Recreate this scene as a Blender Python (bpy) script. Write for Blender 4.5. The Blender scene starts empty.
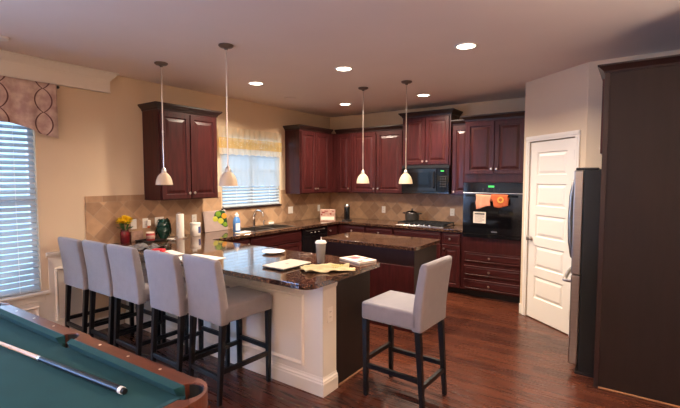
import bpy, bmesh, math, random
from mathutils import Vector, Matrix, geometry, noise
random.seed(7)
S = bpy.context.scene
COL = S.collection
PI = math.pi

# ------------------------------------------------------------------ camera, world, lights, exposure
cam_d = bpy.data.cameras.new('camera'); cam = bpy.data.objects.new('camera', cam_d); COL.objects.link(cam)
def place_camera():
    yaw, pitch = math.radians(-35.129), math.radians(-3.537)
    fw = Vector((math.sin(yaw)*math.cos(pitch), math.cos(yaw)*math.cos(pitch), math.sin(pitch)))
    rt = Vector((math.cos(yaw), -math.sin(yaw), 0)); up = rt.cross(fw)
    m = Matrix((rt, up, -fw)).transposed().to_4x4()
    m.translation = Vector((4.649, -6.287, 1.626))
    cam.matrix_world = m
place_camera()
cam_d.sensor_width = 36; cam_d.lens = 419.166/680*36; cam_d.clip_start = .02
S.camera = cam
S.view_settings.view_transform = 'Standard'; S.view_settings.look = 'None'
S.view_settings.gamma = 1; S.view_settings.use_curve_mapping = False
S.view_settings.exposure = 0.44
S.cycles.use_denoising = True
S.cycles.max_bounces = 8; S.cycles.diffuse_bounces = 5; S.cycles.sample_clamp_indirect = 6
S.cycles.caustics_reflective = False; S.cycles.caustics_refractive = False

w = bpy.data.worlds.new('daylight'); S.world = w; w.use_nodes = True
w.node_tree.nodes['Background'].inputs[0].default_value = (.42, .70, 1, 1)
w.node_tree.nodes['Background'].inputs[1].default_value = 1.7

def area(name, loc, rot, sx, sy, power, col, spread=PI):
    l = bpy.data.lights.new(name, 'AREA'); l.shape = 'RECTANGLE'; l.size = sx; l.size_y = sy
    l.energy = power; l.color = col; l.spread = spread
    o = bpy.data.objects.new(name, l); COL.objects.link(o); o.location = loc; o.rotation_euler = rot
    return o
# daylight at the two windows (outside the blinds), plus fill through an added, unseen window further back
area('daylight_dining', (-.30, -5.62, 1.45), (0, -PI/2, 0), 1.7, 1.7, 26, (.40, .66, 1))
area('daylight_sink', (-.30, -1.93, 1.75), (0, -PI/2, 0), 1.0, 1.1, 9, (.45, .72, 1))
area('added_daylight_fill', (-.30, -8.1, 1.25), (0, -PI/2, 0), 1.9, 1.9, 280, (.28, .50, 1))  # added blue fill aimed in through the invented window, for the stool backs
area('added_overhead_fill', (4.6, -8.2, 2.66), (0, 0, 0), 2.2, 1.6, 8, (1, .74, .56))  # added warm fill overhead behind the camera, not a known fixture
def lamp(name, loc, power, col, r=.22):
    l = bpy.data.lights.new(name, 'POINT'); l.energy = power; l.color = col; l.shadow_soft_size = r
    o = bpy.data.objects.new(name, l); COL.objects.link(o); o.location = loc
def uplight(name, loc, power, col):
    l = bpy.data.lights.new(name, 'SPOT'); l.energy = power; l.color = col; l.shadow_soft_size = .12; l.spot_size = math.radians(150); l.spot_blend = .6
    o = bpy.data.objects.new(name, l); COL.objects.link(o); o.location = loc; o.rotation_euler = (PI, 0, 0)
# three added fill spots out of view, throwing light up onto the ceiling
uplight('added_ceiling_bounce', (6.3, -7.6, 1.45), 370, (1, .83, .70))
uplight('added_ceiling_bounce', (2.4, -8.3, 1.45), 370, (1, .83, .70))
uplight('added_ceiling_bounce', (6.3, -4.3, 1.55), 200, (1, .84, .70))
lamp('added_point_fill', (5.6, -8.6, 1.55), 14, (1, .80, .64))  # added warm point fill, out of view behind the camera

# ------------------------------------------------------------------ materials
def hexlin(r, g, b):
    f = lambda c: (c/255/12.92) if c/255 <= .04045 else ((c/255+.055)/1.055)**2.4
    return (f(r), f(g), f(b), 1)
def mat(name, col, rough=.5, metal=0, var=0, vscale=6, bump=0, bscale=40, coat=0, trans=0, emit=None, es=0, sheen=0, stretch=None, spec=.5, ior=1.45):
    m = bpy.data.materials.new(name); m.use_nodes = True
    nt = m.node_tree; b = nt.nodes['Principled BSDF']
    b.inputs['Base Color'].default_value = col; b.inputs['Roughness'].default_value = rough
    b.inputs['Metallic'].default_value = metal; b.inputs['Coat Weight'].default_value = coat
    b.inputs['Coat Roughness'].default_value = .12
    b.inputs['Transmission Weight'].default_value = trans; b.inputs['Sheen Weight'].default_value = sheen
    b.inputs['Specular IOR Level'].default_value = spec; b.inputs['IOR'].default_value = ior
    if emit: b.inputs['Emission Color'].default_value = emit; b.inputs['Emission Strength'].default_value = es
    tc = nt.nodes.new('ShaderNodeTexCoord'); mp = nt.nodes.new('ShaderNodeMapping')
    nt.links.new(tc.outputs['Object'], mp.inputs[0])
    if stretch: mp.inputs['Scale'].default_value = stretch
    if var:
        n = nt.nodes.new('ShaderNodeTexNoise'); n.inputs['Scale'].default_value = vscale; n.inputs['Detail'].default_value = 5
        nt.links.new(mp.outputs[0], n.inputs['Vector'])
        r = nt.nodes.new('ShaderNodeValToRGB')
        r.color_ramp.elements[0].position = .3; r.color_ramp.elements[1].position = .7
        r.color_ramp.elements[0].color = tuple(c*(1-var) for c in col[:3])+(1,)
        r.color_ramp.elements[1].color = tuple(min(1, c*(1+var)) for c in col[:3])+(1,)
        nt.links.new(n.outputs[0], r.inputs[0]); nt.links.new(r.outputs[0], b.inputs['Base Color'])
    if bump:
        n2 = nt.nodes.new('ShaderNodeTexNoise'); n2.inputs['Scale'].default_value = bscale; n2.inputs['Detail'].default_value = 3
        nt.links.new(mp.outputs[0], n2.inputs['Vector'])
        bp = nt.nodes.new('ShaderNodeBump'); bp.inputs['Strength'].default_value = bump; bp.inputs['Distance'].default_value = .004
        nt.links.new(n2.outputs[0], bp.inputs['Height']); nt.links.new(bp.outputs[0], b.inputs['Normal'])
    return m

M = {}
M['wall'] = mat('wall_paint', hexlin(217, 195, 167), .75, var=.02, vscale=2, bump=.15, bscale=180)
M['ceiling'] = mat('ceiling_paint', hexlin(238, 222, 210), .85, var=.02, vscale=1.5, bump=.15, bscale=120)
M['trim'] = mat('cream_trim', hexlin(228, 220, 208), .4, var=.01, vscale=3)
M['door'] = mat('white_door_paint', hexlin(238, 230, 220), .4)
M['cherry'] = mat('cherry_wood', hexlin(62, 24, 24), .36, var=.34, vscale=5, bump=.05, bscale=20, coat=.06, stretch=(6, 6, .7), spec=.35)
M['cherryh'] = mat('cherry_wood_drawers', hexlin(62, 24, 24), .36, var=.34, vscale=5, bump=.05, bscale=20, coat=.06, stretch=(.7, 6, 6), spec=.35)
M['cherrydk'] = mat('dark_cherry_side', hexlin(42, 23, 20), .38, var=.18, vscale=4, stretch=(5, 5, .6), coat=.1)
M['panel'] = mat('dark_brown_laminate', hexlin(38, 25, 20), .5, spec=.35, var=.12, vscale=5, stretch=(4, 4, .5), bump=.06, bscale=90)
M['nickel'] = mat('brushed_nickel', hexlin(215, 205, 195), .28, metal=1)
M['darknickel'] = mat('aged_nickel', hexlin(120, 108, 100), .35, metal=.9)
M['steel'] = mat('stainless_steel', hexlin(160, 155, 150), .3, metal=1, var=.05, vscale=3, stretch=(1, 1, 20))
M['chrome'] = mat('chrome', hexlin(220, 220, 220), .1, metal=1)
M['black'] = mat('black_gloss', (.006, .006, .007, 1), .12, coat=.3)
M['cueblack'] = mat('cue_black_lacquer', (.007, .007, .008, 1), .38)
M['blackglass'] = mat('black_glass', (.004, .004, .005, 1), .06, spec=.4)
M['blackmat'] = mat('black_satin', (.012, .012, .013, 1), .45)
M['fridgeside'] = mat('fridge_side_grey_black', hexlin(12, 14, 14), .5, bump=.1, bscale=200)
M['stoolwood'] = mat('stool_black_wood', hexlin(15, 13, 15), .35, var=.2, vscale=8)
M['fabric'] = mat('stool_grey_fabric', hexlin(136, 130, 134), .9, var=.06, vscale=14, bump=.35, bscale=400, sheen=.3)
M['white'] = mat('white_plastic', hexlin(240, 234, 225), .35)
M['ceramic'] = mat('white_ceramic', hexlin(242, 238, 230), .15, coat=.3)
M['paper'] = mat('white_paper', hexlin(236, 228, 216), .8, var=.03)
M['cardgrey'] = mat('grey_print', hexlin(90, 86, 84), .7)
M['felt'] = mat('green_felt', hexlin(12, 62, 66), .95, var=.08, vscale=9, bump=.2, bscale=500, sheen=.0)
M['rail'] = mat('rail_wood', hexlin(90, 46, 33), .3, var=.25, vscale=6, coat=.4, stretch=(.7, 6, 6))
M['leather'] = mat('brown_leather', hexlin(104, 62, 50), .35, var=.12, vscale=14, bump=.2, bscale=90)
M['pearl'] = mat('pearl_diamond', hexlin(235, 225, 205), .25)
M['maple'] = mat('maple', hexlin(205, 165, 125), .25, var=.08, vscale=6, coat=.4, stretch=(1, 8, 8))
M['display'] = mat('green_display', (.01, .1, .01, 1), .3, emit=(.1, 1, .15, 1), es=.9)
M['yellow'] = mat('yellow_petals', hexlin(250, 214, 40), .6, var=.12, vscale=30)
M['leaf'] = mat('green_leaf', hexlin(58, 104, 44), .55, var=.25, vscale=20)
M['redglass'] = mat('red_glass', hexlin(140, 22, 34), .1, trans=.5)
M['green'] = mat('dark_green_glass', hexlin(10, 58, 46), .25, var=.2, vscale=30)
M['candle'] = mat('red_wax', hexlin(176, 58, 58), .3, trans=.1)
M['tag'] = mat('cream_label', hexlin(236, 222, 206), .6)
M['pink'] = mat('pink_towel', hexlin(236, 158, 128), .9, var=.12, vscale=16, bump=.3, bscale=200)
M['orange'] = mat('orange_towel', hexlin(206, 104, 62), .9, var=.25, vscale=14, bump=.3, bscale=200)
M['ochre'] = mat('ochre_print', hexlin(232, 186, 92), .9)
M['ytowel'] = mat('yellow_cloth', hexlin(190, 172, 132), .95, var=.07, vscale=16, bump=.4, bscale=150)
M['lime'] = mat('lime_print', hexlin(176, 170, 92), .9)
M['laptop'] = mat('silver_laptop', hexlin(214, 204, 190), .35, metal=.25)
M['darkgrey'] = mat('dark_grey_plastic', hexlin(48, 46, 46), .45)
M['blue'] = mat('blue_detergent', hexlin(84, 134, 196), .2, var=.05)
M['clear'] = mat('clear_plastic', hexlin(246, 238, 228), .1, trans=.68, ior=1.08)
M['magcover'] = mat('magazine_cover', hexlin(236, 214, 200), .35, var=.05, vscale=12)
M['magred'] = mat('magazine_red_print', hexlin(206, 66, 78), .35)
M['stone'] = mat('pot_dark_metal', hexlin(72, 68, 64), .35, metal=.6)
M['iron'] = mat('cast_iron', hexlin(28, 27, 27), .5)
M['acrylic'] = mat('frosted_board', hexlin(168, 148, 140), .25, var=.08, vscale=12)
M['fruitgreen'] = mat('lime_fruit_print', hexlin(110, 140, 36), .4, var=.12, vscale=30)
M['fruitdk'] = mat('leaf_print', hexlin(30, 70, 36), .4, var=.3, vscale=40)
M['fruitor'] = mat('orange_fruit_print', hexlin(214, 140, 36), .4)
M['fruityel'] = mat('lemon_fruit_print', hexlin(176, 170, 60), .4)
M['bag'] = mat('clear_bag', hexlin(150, 146, 146), .2, trans=.5)
M['red'] = mat('red_packet', hexlin(196, 40, 54), .4, var=.2, vscale=30)
M['vinyl'] = mat('window_vinyl', hexlin(235, 238, 240), .4)
M['fluoro'] = mat('dim_lamp', hexlin(252, 246, 234), .4, emit=(1, .86, .68, 1), es=9)
M['lightpink'] = mat('pale_pink_carton', hexlin(178, 142, 126), .6, var=.25, vscale=22)
M['blackplastic'] = mat('black_plastic', (.015, .015, .016, 1), .3)

def shade_mat():
    m = mat('frosted_glass_shade', hexlin(240, 226, 204), .35, emit=(1, .88, .72, 1), es=.0)
    nt = m.node_tree; b = nt.nodes['Principled BSDF']
    t = nt.nodes.new('ShaderNodeBsdfTranslucent'); t.inputs[0].default_value = hexlin(250, 236, 214)
    mx = nt.nodes.new('ShaderNodeMixShader'); mx.inputs[0].default_value = .45
    nt.links.new(b.outputs[0], mx.inputs[1]); nt.links.new(t.outputs[0], mx.inputs[2])
    nt.links.new(mx.outputs[0], nt.nodes['Material Output'].inputs[0]); return m
M['shade'] = shade_mat()
def translucent_mat(name, col, fac, rough=.6, alpha=0):
    m = mat(name, col, rough); nt = m.node_tree; b = nt.nodes['Principled BSDF']
    t = nt.nodes.new('ShaderNodeBsdfTranslucent'); t.inputs[0].default_value = col
    mx = nt.nodes.new('ShaderNodeMixShader'); mx.inputs[0].default_value = fac
    nt.links.new(b.outputs[0], mx.inputs[1]); nt.links.new(t.outputs[0], mx.inputs[2]); out = mx
    if alpha:
        tr = nt.nodes.new('ShaderNodeBsdfTransparent'); m2 = nt.nodes.new('ShaderNodeMixShader'); m2.inputs[0].default_value = alpha
        nt.links.new(mx.outputs[0], m2.inputs[1]); nt.links.new(tr.outputs[0], m2.inputs[2]); out = m2
    nt.links.new(out.outputs[0], nt.nodes['Material Output'].inputs[0]); return m
M['slat'] = translucent_mat('blind_slat', hexlin(180, 190, 198), .12)
M['sheer'] = translucent_mat('sheer_cream_voile', hexlin(238, 222, 196), .5, alpha=.25)
M['gold'] = translucent_mat('gold_voile', hexlin(214, 178, 112), .35, alpha=.05)
M['sheerw'] = translucent_mat('sheer_white_voile', hexlin(225, 236, 245), .6, alpha=.62)

def glass_mat():
    m = bpy.data.materials.new('window_glass'); m.use_nodes = True; nt = m.node_tree
    nt.nodes.remove(nt.nodes['Principled BSDF'])
    g = nt.nodes.new('ShaderNodeBsdfGlossy'); g.inputs['Roughness'].default_value = .02
    t = nt.nodes.new('ShaderNodeBsdfTransparent'); mx = nt.nodes.new('ShaderNodeMixShader'); mx.inputs[0].default_value = .92
    nt.links.new(g.outputs[0], mx.inputs[1]); nt.links.new(t.outputs[0], mx.inputs[2])
    nt.links.new(mx.outputs[0], nt.nodes['Material Output'].inputs[0]); return m
M['glass'] = glass_mat()

def floor_mat():
    m = mat('hardwood_floor', hexlin(84, 46, 32), .22, coat=.15); nt = m.node_tree; b = nt.nodes['Principled BSDF']
    tc = nt.nodes.new('ShaderNodeTexCoord'); mp = nt.nodes.new('ShaderNodeMapping'); nt.links.new(tc.outputs['Object'], mp.inputs[0])
    br = nt.nodes.new('ShaderNodeTexBrick'); br.offset = .37; br.offset_frequency = 2
    br.inputs['Scale'].default_value = 1; br.inputs['Brick Width'].default_value = 1.1; br.inputs['Row Height'].default_value = .105
    br.inputs['Mortar Size'].default_value = .0022; br.inputs['Mortar Smooth'].default_value = .2; br.inputs['Bias'].default_value = 0
    br.inputs['Color1'].default_value = hexlin(94, 50, 34); br.inputs['Color2'].default_value = hexlin(68, 35, 26); br.inputs['Mortar'].default_value = hexlin(26, 14, 10)
    nt.links.new(mp.outputs[0], br.inputs['Vector'])
    m2 = nt.nodes.new('ShaderNodeMapping'); m2.inputs['Scale'].default_value = (1.2, 16, 1); nt.links.new(tc.outputs['Object'], m2.inputs[0])
    n = nt.nodes.new('ShaderNodeTexNoise'); n.inputs['Scale'].default_value = 2.2; n.inputs['Detail'].default_value = 7; n.inputs['Distortion'].default_value = .15
    nt.links.new(m2.outputs[0], n.inputs['Vector'])
    r = nt.nodes.new('ShaderNodeValToRGB'); r.color_ramp.elements[0].position = .3; r.color_ramp.elements[0].color = (.76, .76, .76, 1)
    r.color_ramp.elements[1].position = .72; r.color_ramp.elements[1].color = (1.18, 1.15, 1.12, 1); nt.links.new(n.outputs[0], r.inputs[0])
    mx = nt.nodes.new('ShaderNodeMix'); mx.data_type = 'RGBA'; mx.blend_type = 'MULTIPLY'; mx.inputs[0].default_value = 1
    nt.links.new(br.outputs['Color'], mx.inputs[6]); nt.links.new(r.outputs[0], mx.inputs[7]); nt.links.new(mx.outputs[2], b.inputs['Base Color'])
    rr = nt.nodes.new('ShaderNodeMapRange'); rr.inputs[3].default_value = .2; rr.inputs[4].default_value = .36
    nt.links.new(n.outputs[0], rr.inputs[0]); nt.links.new(rr.outputs[0], b.inputs['Roughness'])
    bp = nt.nodes.new('ShaderNodeBump'); bp.inputs['Strength'].default_value = .35; bp.inputs['Distance'].default_value = .002; bp.invert = True
    nt.links.new(br.outputs['Fac'], bp.inputs['Height']); nt.links.new(bp.outputs[0], b.inputs['Normal'])
    return m
M['floor'] = floor_mat()

def granite_mat():
    m = mat('brown_granite', hexlin(50, 34, 28), .06, spec=1.0, ior=1.6); nt = m.node_tree; b = nt.nodes['Principled BSDF']
    tc = nt.nodes.new('ShaderNodeTexCoord')
    def vor(sc):
        v = nt.nodes.new('ShaderNodeTexVoronoi'); v.inputs['Scale'].default_value = sc; nt.links.new(tc.outputs['Object'], v.inputs['Vector'])
        sp = nt.nodes.new('ShaderNodeSeparateColor'); nt.links.new(v.outputs['Color'], sp.inputs[0]); return sp.outputs[0]
    n = nt.nodes.new('ShaderNodeTexNoise'); n.inputs['Scale'].default_value = 26; n.inputs['Detail'].default_value = 4; nt.links.new(tc.outputs['Object'], n.inputs['Vector'])
    a1 = nt.nodes.new('ShaderNodeMath'); a1.operation = 'MULTIPLY_ADD'; a1.inputs[1].default_value = .55; nt.links.new(vor(115), a1.inputs[0])
    a2 = nt.nodes.new('ShaderNodeMath'); a2.operation = 'MULTIPLY'; a2.inputs[1].default_value = .25; nt.links.new(vor(260), a2.inputs[0])
    a3 = nt.nodes.new('ShaderNodeMath'); a3.operation = 'MULTIPLY_ADD'; a3.inputs[1].default_value = .45; nt.links.new(n.outputs[0], a3.inputs[0]); nt.links.new(a2.outputs[0], a3.inputs[2])
    nt.links.new(a3.outputs[0], a1.inputs[2])
    r = nt.nodes.new('ShaderNodeValToRGB'); r.color_ramp.interpolation = 'LINEAR'; e = r.color_ramp.elements
    e[0].position = .38; e[0].color = hexlin(13, 9, 8); e[1].position = .98; e[1].color = hexlin(150, 118, 96)
    for p_, c_ in ((.58, hexlin(40, 25, 20)), (.76, hexlin(84, 56, 43)), (.88, hexlin(120, 86, 66))): x = e.new(p_); x.color = c_
    nt.links.new(a1.outputs[0], r.inputs[0]); nt.links.new(r.outputs[0], b.inputs['Base Color'])
    return m
M['granite'] = granite_mat()

def tile_mat():
    m = mat('backsplash_tile', hexlin(176, 134, 100), .35); nt = m.node_tree; b = nt.nodes['Principled BSDF']
    tc = nt.nodes.new('ShaderNodeTexCoord'); sx = nt.nodes.new('ShaderNodeSeparateXYZ'); nt.links.new(tc.outputs['Object'], sx.inputs[0])
    sub = nt.nodes.new('ShaderNodeMath'); sub.operation = 'SUBTRACT'; nt.links.new(sx.outputs[0], sub.inputs[0]); nt.links.new(sx.outputs[1], sub.inputs[1])
    cb = nt.nodes.new('ShaderNodeCombineXYZ'); nt.links.new(sub.outputs[0], cb.inputs[0]); nt.links.new(sx.outputs[2], cb.inputs[1])
    mp = nt.nodes.new('ShaderNodeMapping'); mp.inputs['Rotation'].default_value = (0, 0, PI/4); mp.inputs['Location'].default_value = (.02, -.645, 0)
    nt.links.new(cb.outputs[0], mp.inputs[0])
    def brick(vec, wd, h, off):
        br = nt.nodes.new('ShaderNodeTexBrick'); br.offset = off; br.inputs['Scale'].default_value = 1
        br.inputs['Brick Width'].default_value = wd; br.inputs['Row Height'].default_value = h
        br.inputs['Mortar Size'].default_value = .0022; br.inputs['Mortar Smooth'].default_value = .1
        br.inputs['Color1'].default_value = hexlin(196, 160, 126); br.inputs['Color2'].default_value = hexlin(150, 118, 93)
        br.inputs['Mortar'].default_value = hexlin(178, 156, 134)
        nt.links.new(vec, br.inputs['Vector']); return br
    b1 = brick(mp.outputs[0], .152, .152, 0)
    b2 = brick(cb.outputs[0], .152, 1.37, 0)
    gt = nt.nodes.new('ShaderNodeMath'); gt.operation = 'GREATER_THAN'; gt.inputs[1].default_value = 1.37; nt.links.new(sx.outputs[2], gt.inputs[0])
    mx = nt.nodes.new('ShaderNodeMix'); mx.data_type = 'RGBA'; nt.links.new(gt.outputs[0], mx.inputs[0])
    nt.links.new(b1.outputs['Color'], mx.inputs[6]); nt.links.new(b2.outputs['Color'], mx.inputs[7])
    n = nt.nodes.new('ShaderNodeTexNoise'); n.inputs['Scale'].default_value = 14; n.inputs['Detail'].default_value = 6; nt.links.new(tc.outputs['Object'], n.inputs['Vector'])
    r = nt.nodes.new('ShaderNodeValToRGB'); r.color_ramp.elements[0].color = (.75, .73, .72, 1); r.color_ramp.elements[1].color = (1.2, 1.2, 1.2, 1)
    nt.links.new(n.outputs[0], r.inputs[0])
    m3 = nt.nodes.new('ShaderNodeMix'); m3.data_type = 'RGBA'; m3.blend_type = 'MULTIPLY'; m3.inputs[0].default_value = 1
    nt.links.new(mx.outputs[2], m3.inputs[6]); nt.links.new(r.outputs[0], m3.inputs[7]); nt.links.new(m3.outputs[2], b.inputs['Base Color'])
    return m
M['tile'] = tile_mat()

# ------------------------------------------------------------------ mesh helpers
class MB:
    def __init__(s, m=None): s.bm = bmesh.new(); s.m = m
    def v(s, p):
        p = Vector(p); return s.bm.verts.new(s.m @ p if s.m else p)
    def quad(s, *ps): return s.bm.faces.new([s.v(p) for p in ps])
    def hexa(s, P, bev=0, seg=1):
        vs = [s.v(p) for p in P]
        fs = [s.bm.faces.new([vs[i] for i in f]) for f in ((0, 3, 2, 1), (4, 5, 6, 7), (0, 1, 5, 4), (1, 2, 6, 5), (2, 3, 7, 6), (3, 0, 4, 7))]
        if bev:
            es = list({e for f in fs for e in f.edges})
            bmesh.ops.bevel(s.bm, geom=es, offset=bev, segments=seg, affect='EDGES', profile=.5, clamp_overlap=True)
        return s
    def box(s, a, b, bev=0, seg=1):
        x0, x1 = sorted((a[0], b[0])); y0, y1 = sorted((a[1], b[1])); z0, z1 = sorted((a[2], b[2]))
        return s.hexa([(x0, y0, z0), (x1, y0, z0), (x1, y1, z0), (x0, y1, z0), (x0, y0, z1), (x1, y0, z1), (x1, y1, z1), (x0, y1, z1)], bev, seg)
    def bar(s, p, q, wa, wb=None, wa2=None, wb2=None, bev=0):
        # tapered rectangular bar; section axes follow x and y (for near vertical bars)
        wb = wb or wa; wa2 = wa2 or wa; wb2 = wb2 or wb
        c = lambda o, a, b: [(o[0]-a/2, o[1]-b/2, o[2]), (o[0]+a/2, o[1]-b/2, o[2]), (o[0]+a/2, o[1]+b/2, o[2]), (o[0]-a/2, o[1]+b/2, o[2])]
        return s.hexa(c(p, wa, wb)+c(q, wa2, wb2), bev)
    def lathe(s, prof, c=(0, 0, 0), n=24, axis='z', cap=True):
        rings = []
        for r, h in prof:
            ring = []
            for i in range(n):
                a = 2*PI*i/n; x, y = r*math.cos(a), r*math.sin(a)
                p = {'z': (x, y, h), 'y': (x, h, y), 'x': (h, x, y)}[axis]
                ring.append(s.v((c[0]+p[0], c[1]+p[1], c[2]+p[2])))
            rings.append(ring)
        for A, B in zip(rings, rings[1:]):
            for i in range(n): s.bm.faces.new((A[i], A[(i+1) % n], B[(i+1) % n], B[i]))
        if cap:
            if prof[0][0] > 0: s.bm.faces.new(rings[0][::-1])
            if prof[-1][0] > 0: s.bm.faces.new(rings[-1])
        return s
    def tube(s, pts, r, n=8, cap=True):
        pts = [Vector(p) for p in pts]; rings = []
        rad = r if isinstance(r, (list, tuple)) else [r]*len(pts)
        ref = None
        for i, p in enumerate(pts):
            t = (pts[min(i+1, len(pts)-1)]-pts[max(i-1, 0)]).normalized()
            if ref is None: ref = t.orthogonal().normalized()
            ref = (ref-t*ref.dot(t)).normalized(); b = t.cross(ref)
            rings.append([s.v(p+(ref*math.cos(2*PI*k/n)+b*math.sin(2*PI*k/n))*rad[i]) for k in range(n)])
        for A, B in zip(rings, rings[1:]):
            for i in range(n): s.bm.faces.new((A[i], A[(i+1) % n], B[(i+1) % n], B[i]))
        if cap: s.bm.faces.new(rings[0][::-1]); s.bm.faces.new(rings[-1])
        return s
    def prism(s, outer, z0, z1, holes=(), bev=0):
        loops = [list(outer)]+[list(h) for h in holes]
        flat = [p for l in loops for p in l]
        tris = geometry.tessellate_polygon([[Vector((p[0], p[1], 0)) for p in l] for l in loops])
        lo = [s.v((p[0], p[1], z0)) for p in flat]; hi = [s.v((p[0], p[1], z1)) for p in flat]
        for t in tris:
            a, b_, c = (flat[i] for i in t)
            ccw = (b_[0]-a[0])*(c[1]-a[1])-(b_[1]-a[1])*(c[0]-a[0]) > 0
            t = tuple(t) if ccw else tuple(t)[::-1]
            try:
                s.bm.faces.new([hi[i] for i in t]); s.bm.faces.new([lo[i] for i in t][::-1])
            except ValueError: pass
        k = 0
        for l in loops:
            n = len(l)
            for i in range(n):
                s.bm.faces.new((lo[k+i], lo[k+(i+1) % n], hi[k+(i+1) % n], hi[k+i]))
            k += n
        return s
    def sweep(s, path, prof, z=0, closed=False):
        # path: list of (x,y); prof: list of (out, h), out is to the right-hand side of travel
        n = len(path); rings = []
        P = [Vector(p) for p in path]
        for i in range(n):
            if closed: a, b = (P[i]-P[i-1]), (P[(i+1) % n]-P[i])
            else:
                a = P[i]-P[i-1] if i else P[1]-P[0]; b = P[i+1]-P[i] if i < n-1 else P[i]-P[i-1]
            a.normalize(); b.normalize()
            na, nb = Vector((a.y, -a.x)), Vector((b.y, -b.x)); m = na+nb; m = m/max(.2, m.dot(na)) if m.length > 1e-6 else na
            rings.append([s.v((P[i].x+m.x*o, P[i].y+m.y*o, z+h)) for o, h in prof])
        rng = range(n) if closed else range(n-1)
        k = len(prof)
        for i in rng:
            A, B = rings[i], rings[(i+1) % n]
            for j in range(k): s.bm.faces.new((A[j], B[j], B[(j+1) % k], A[(j+1) % k]))
        if not closed: s.bm.faces.new(rings[0]); s.bm.faces.new(rings[-1][::-1])
        return s
    def nested(s, x0, x1, z0, z1, prof, y=0):
        # front-facing (-y) stepped panel: prof = [(inset, out)], out measured towards -y from y
        rings = []
        for ins, out in prof:
            rings.append([s.v((a, y-out, b)) for a, b in ((x0+ins, z0+ins), (x1-ins, z0+ins), (x1-ins, z1-ins), (x0+ins, z1-ins))])
        for A, B in zip(rings, rings[1:]):
            for i in range(4): s.bm.faces.new((A[i], A[(i+1) % 4], B[(i+1) % 4], B[i]))
        s.bm.faces.new(rings[-1]); return s
    def build(s, name, m, parent=None, smooth=False, bevel=0, subsurf=0, ang=40):
        bmesh.ops.recalc_face_normals(s.bm, faces=s.bm.faces)
        me = bpy.data.meshes.new(name); s.bm.to_mesh(me); s.bm.free()
        me.materials.append(m if not isinstance(m, str) else M[m])
        o = bpy.data.objects.new(name, me); COL.objects.link(o)
        if parent: o.parent = parent
        if smooth: me.shade_smooth()
        if bevel:
            b = o.modifiers.new('bevel', 'BEVEL'); b.width = bevel; b.segments = 3; b.limit_method = 'ANGLE'; b.angle_limit = math.radians(35)
            if smooth is not False: pass
        if subsurf:
            sm = o.modifiers.new('subsurf', 'SUBSURF'); sm.levels = subsurf; sm.render_levels = subsurf
        if smooth and not subsurf and hasattr(me, 'set_sharp_from_angle'): me.set_sharp_from_angle(angle=math.radians(ang))
        return o

def thing(name, label, cat, loc=(0, 0, 0), rz=0, group=None):
    o = bpy.data.objects.new(name, None); COL.objects.link(o); o.location = loc; o.rotation_euler = (0, 0, rz)
    o.empty_display_size = .1
    o['label'] = label; o['category'] = cat
    if group: o['group'] = group
    return o
def tag(o, label, cat, group=None):
    o['label'] = label; o['category'] = cat
    if group: o['group'] = group
    return o
def struct(o, label=None, cat=None):
    o['kind'] = 'structure'
    if label: o['label'] = label
    if cat: o['category'] = cat
    return o
def dup(root, loc, rz, label, group=None):
    r = root.copy(); COL.objects.link(r); r.location = loc; r.rotation_euler = (0, 0, rz); r['label'] = label
    if group: r['group'] = group
    for ch in list(root.children):
        c = ch.copy(); COL.objects.link(c); c.parent = r
        for g in list(ch.children):
            d = g.copy(); COL.objects.link(d); d.parent = c
    return r

# ------------------------------------------------------------------ room shell
H = 2.74; XR = 5.30; YF = -9.6
b = MB(); b.box((-.12, YF-.12, -.1), (7.2, .12, 0)); f = struct(b.build('floor', 'floor'), 'dark reddish brown hardwood plank floor', 'floor')
b = MB(); b.box((-.12, YF-.12, H), (7.2, .12, H+.1)); struct(b.build('ceiling', 'ceiling'), 'beige painted ceiling with recessed lights', 'ceiling')
# left wall with two window openings and a third for the added window (y ranges); built from blocks
WIN = [(-6.52, -4.685, .54, 2.30), (-2.50, -1.36, 1.21, 2.24)]
b = MB()
ys = [YF, -9.1, -7.1, WIN[0][0], WIN[0][1], WIN[1][0], WIN[1][1], 0.12]
for y0, y1 in ((ys[0], ys[1]), (ys[2], ys[3]), (ys[4], ys[5]), (ys[6], ys[7])): b.box((-.12, y0, 0), (0, y1, H))
for a in WIN+[(-9.1, -7.1, .25, 2.30)]:
    b.box((-.12, a[0], 0), (0, a[1], a[2])); b.box((-.12, a[0], a[3]), (0, a[1], H))
struct(b.build('wall_left', 'wall'), 'beige wall holding both windows', 'wall')
b = MB(); b.box((0, 0, 0), (7.2, .12, H)); struct(b.build('wall_back', 'wall'), 'beige kitchen wall behind the cooktop', 'wall')
b = MB(); b.box((7.08, YF, 0), (7.2, 0, H)); b.box((XR, -3.2, 0), (7.08, 0, H)); struct(b.build('wall_right', 'wall'), 'beige wall behind the refrigerator', 'wall')
b = MB(); b.box((0, YF-.12, 0), (7.2, YF, H)); struct(b.build('wall_front', 'wall'), 'beige living room wall', 'wall')
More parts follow.
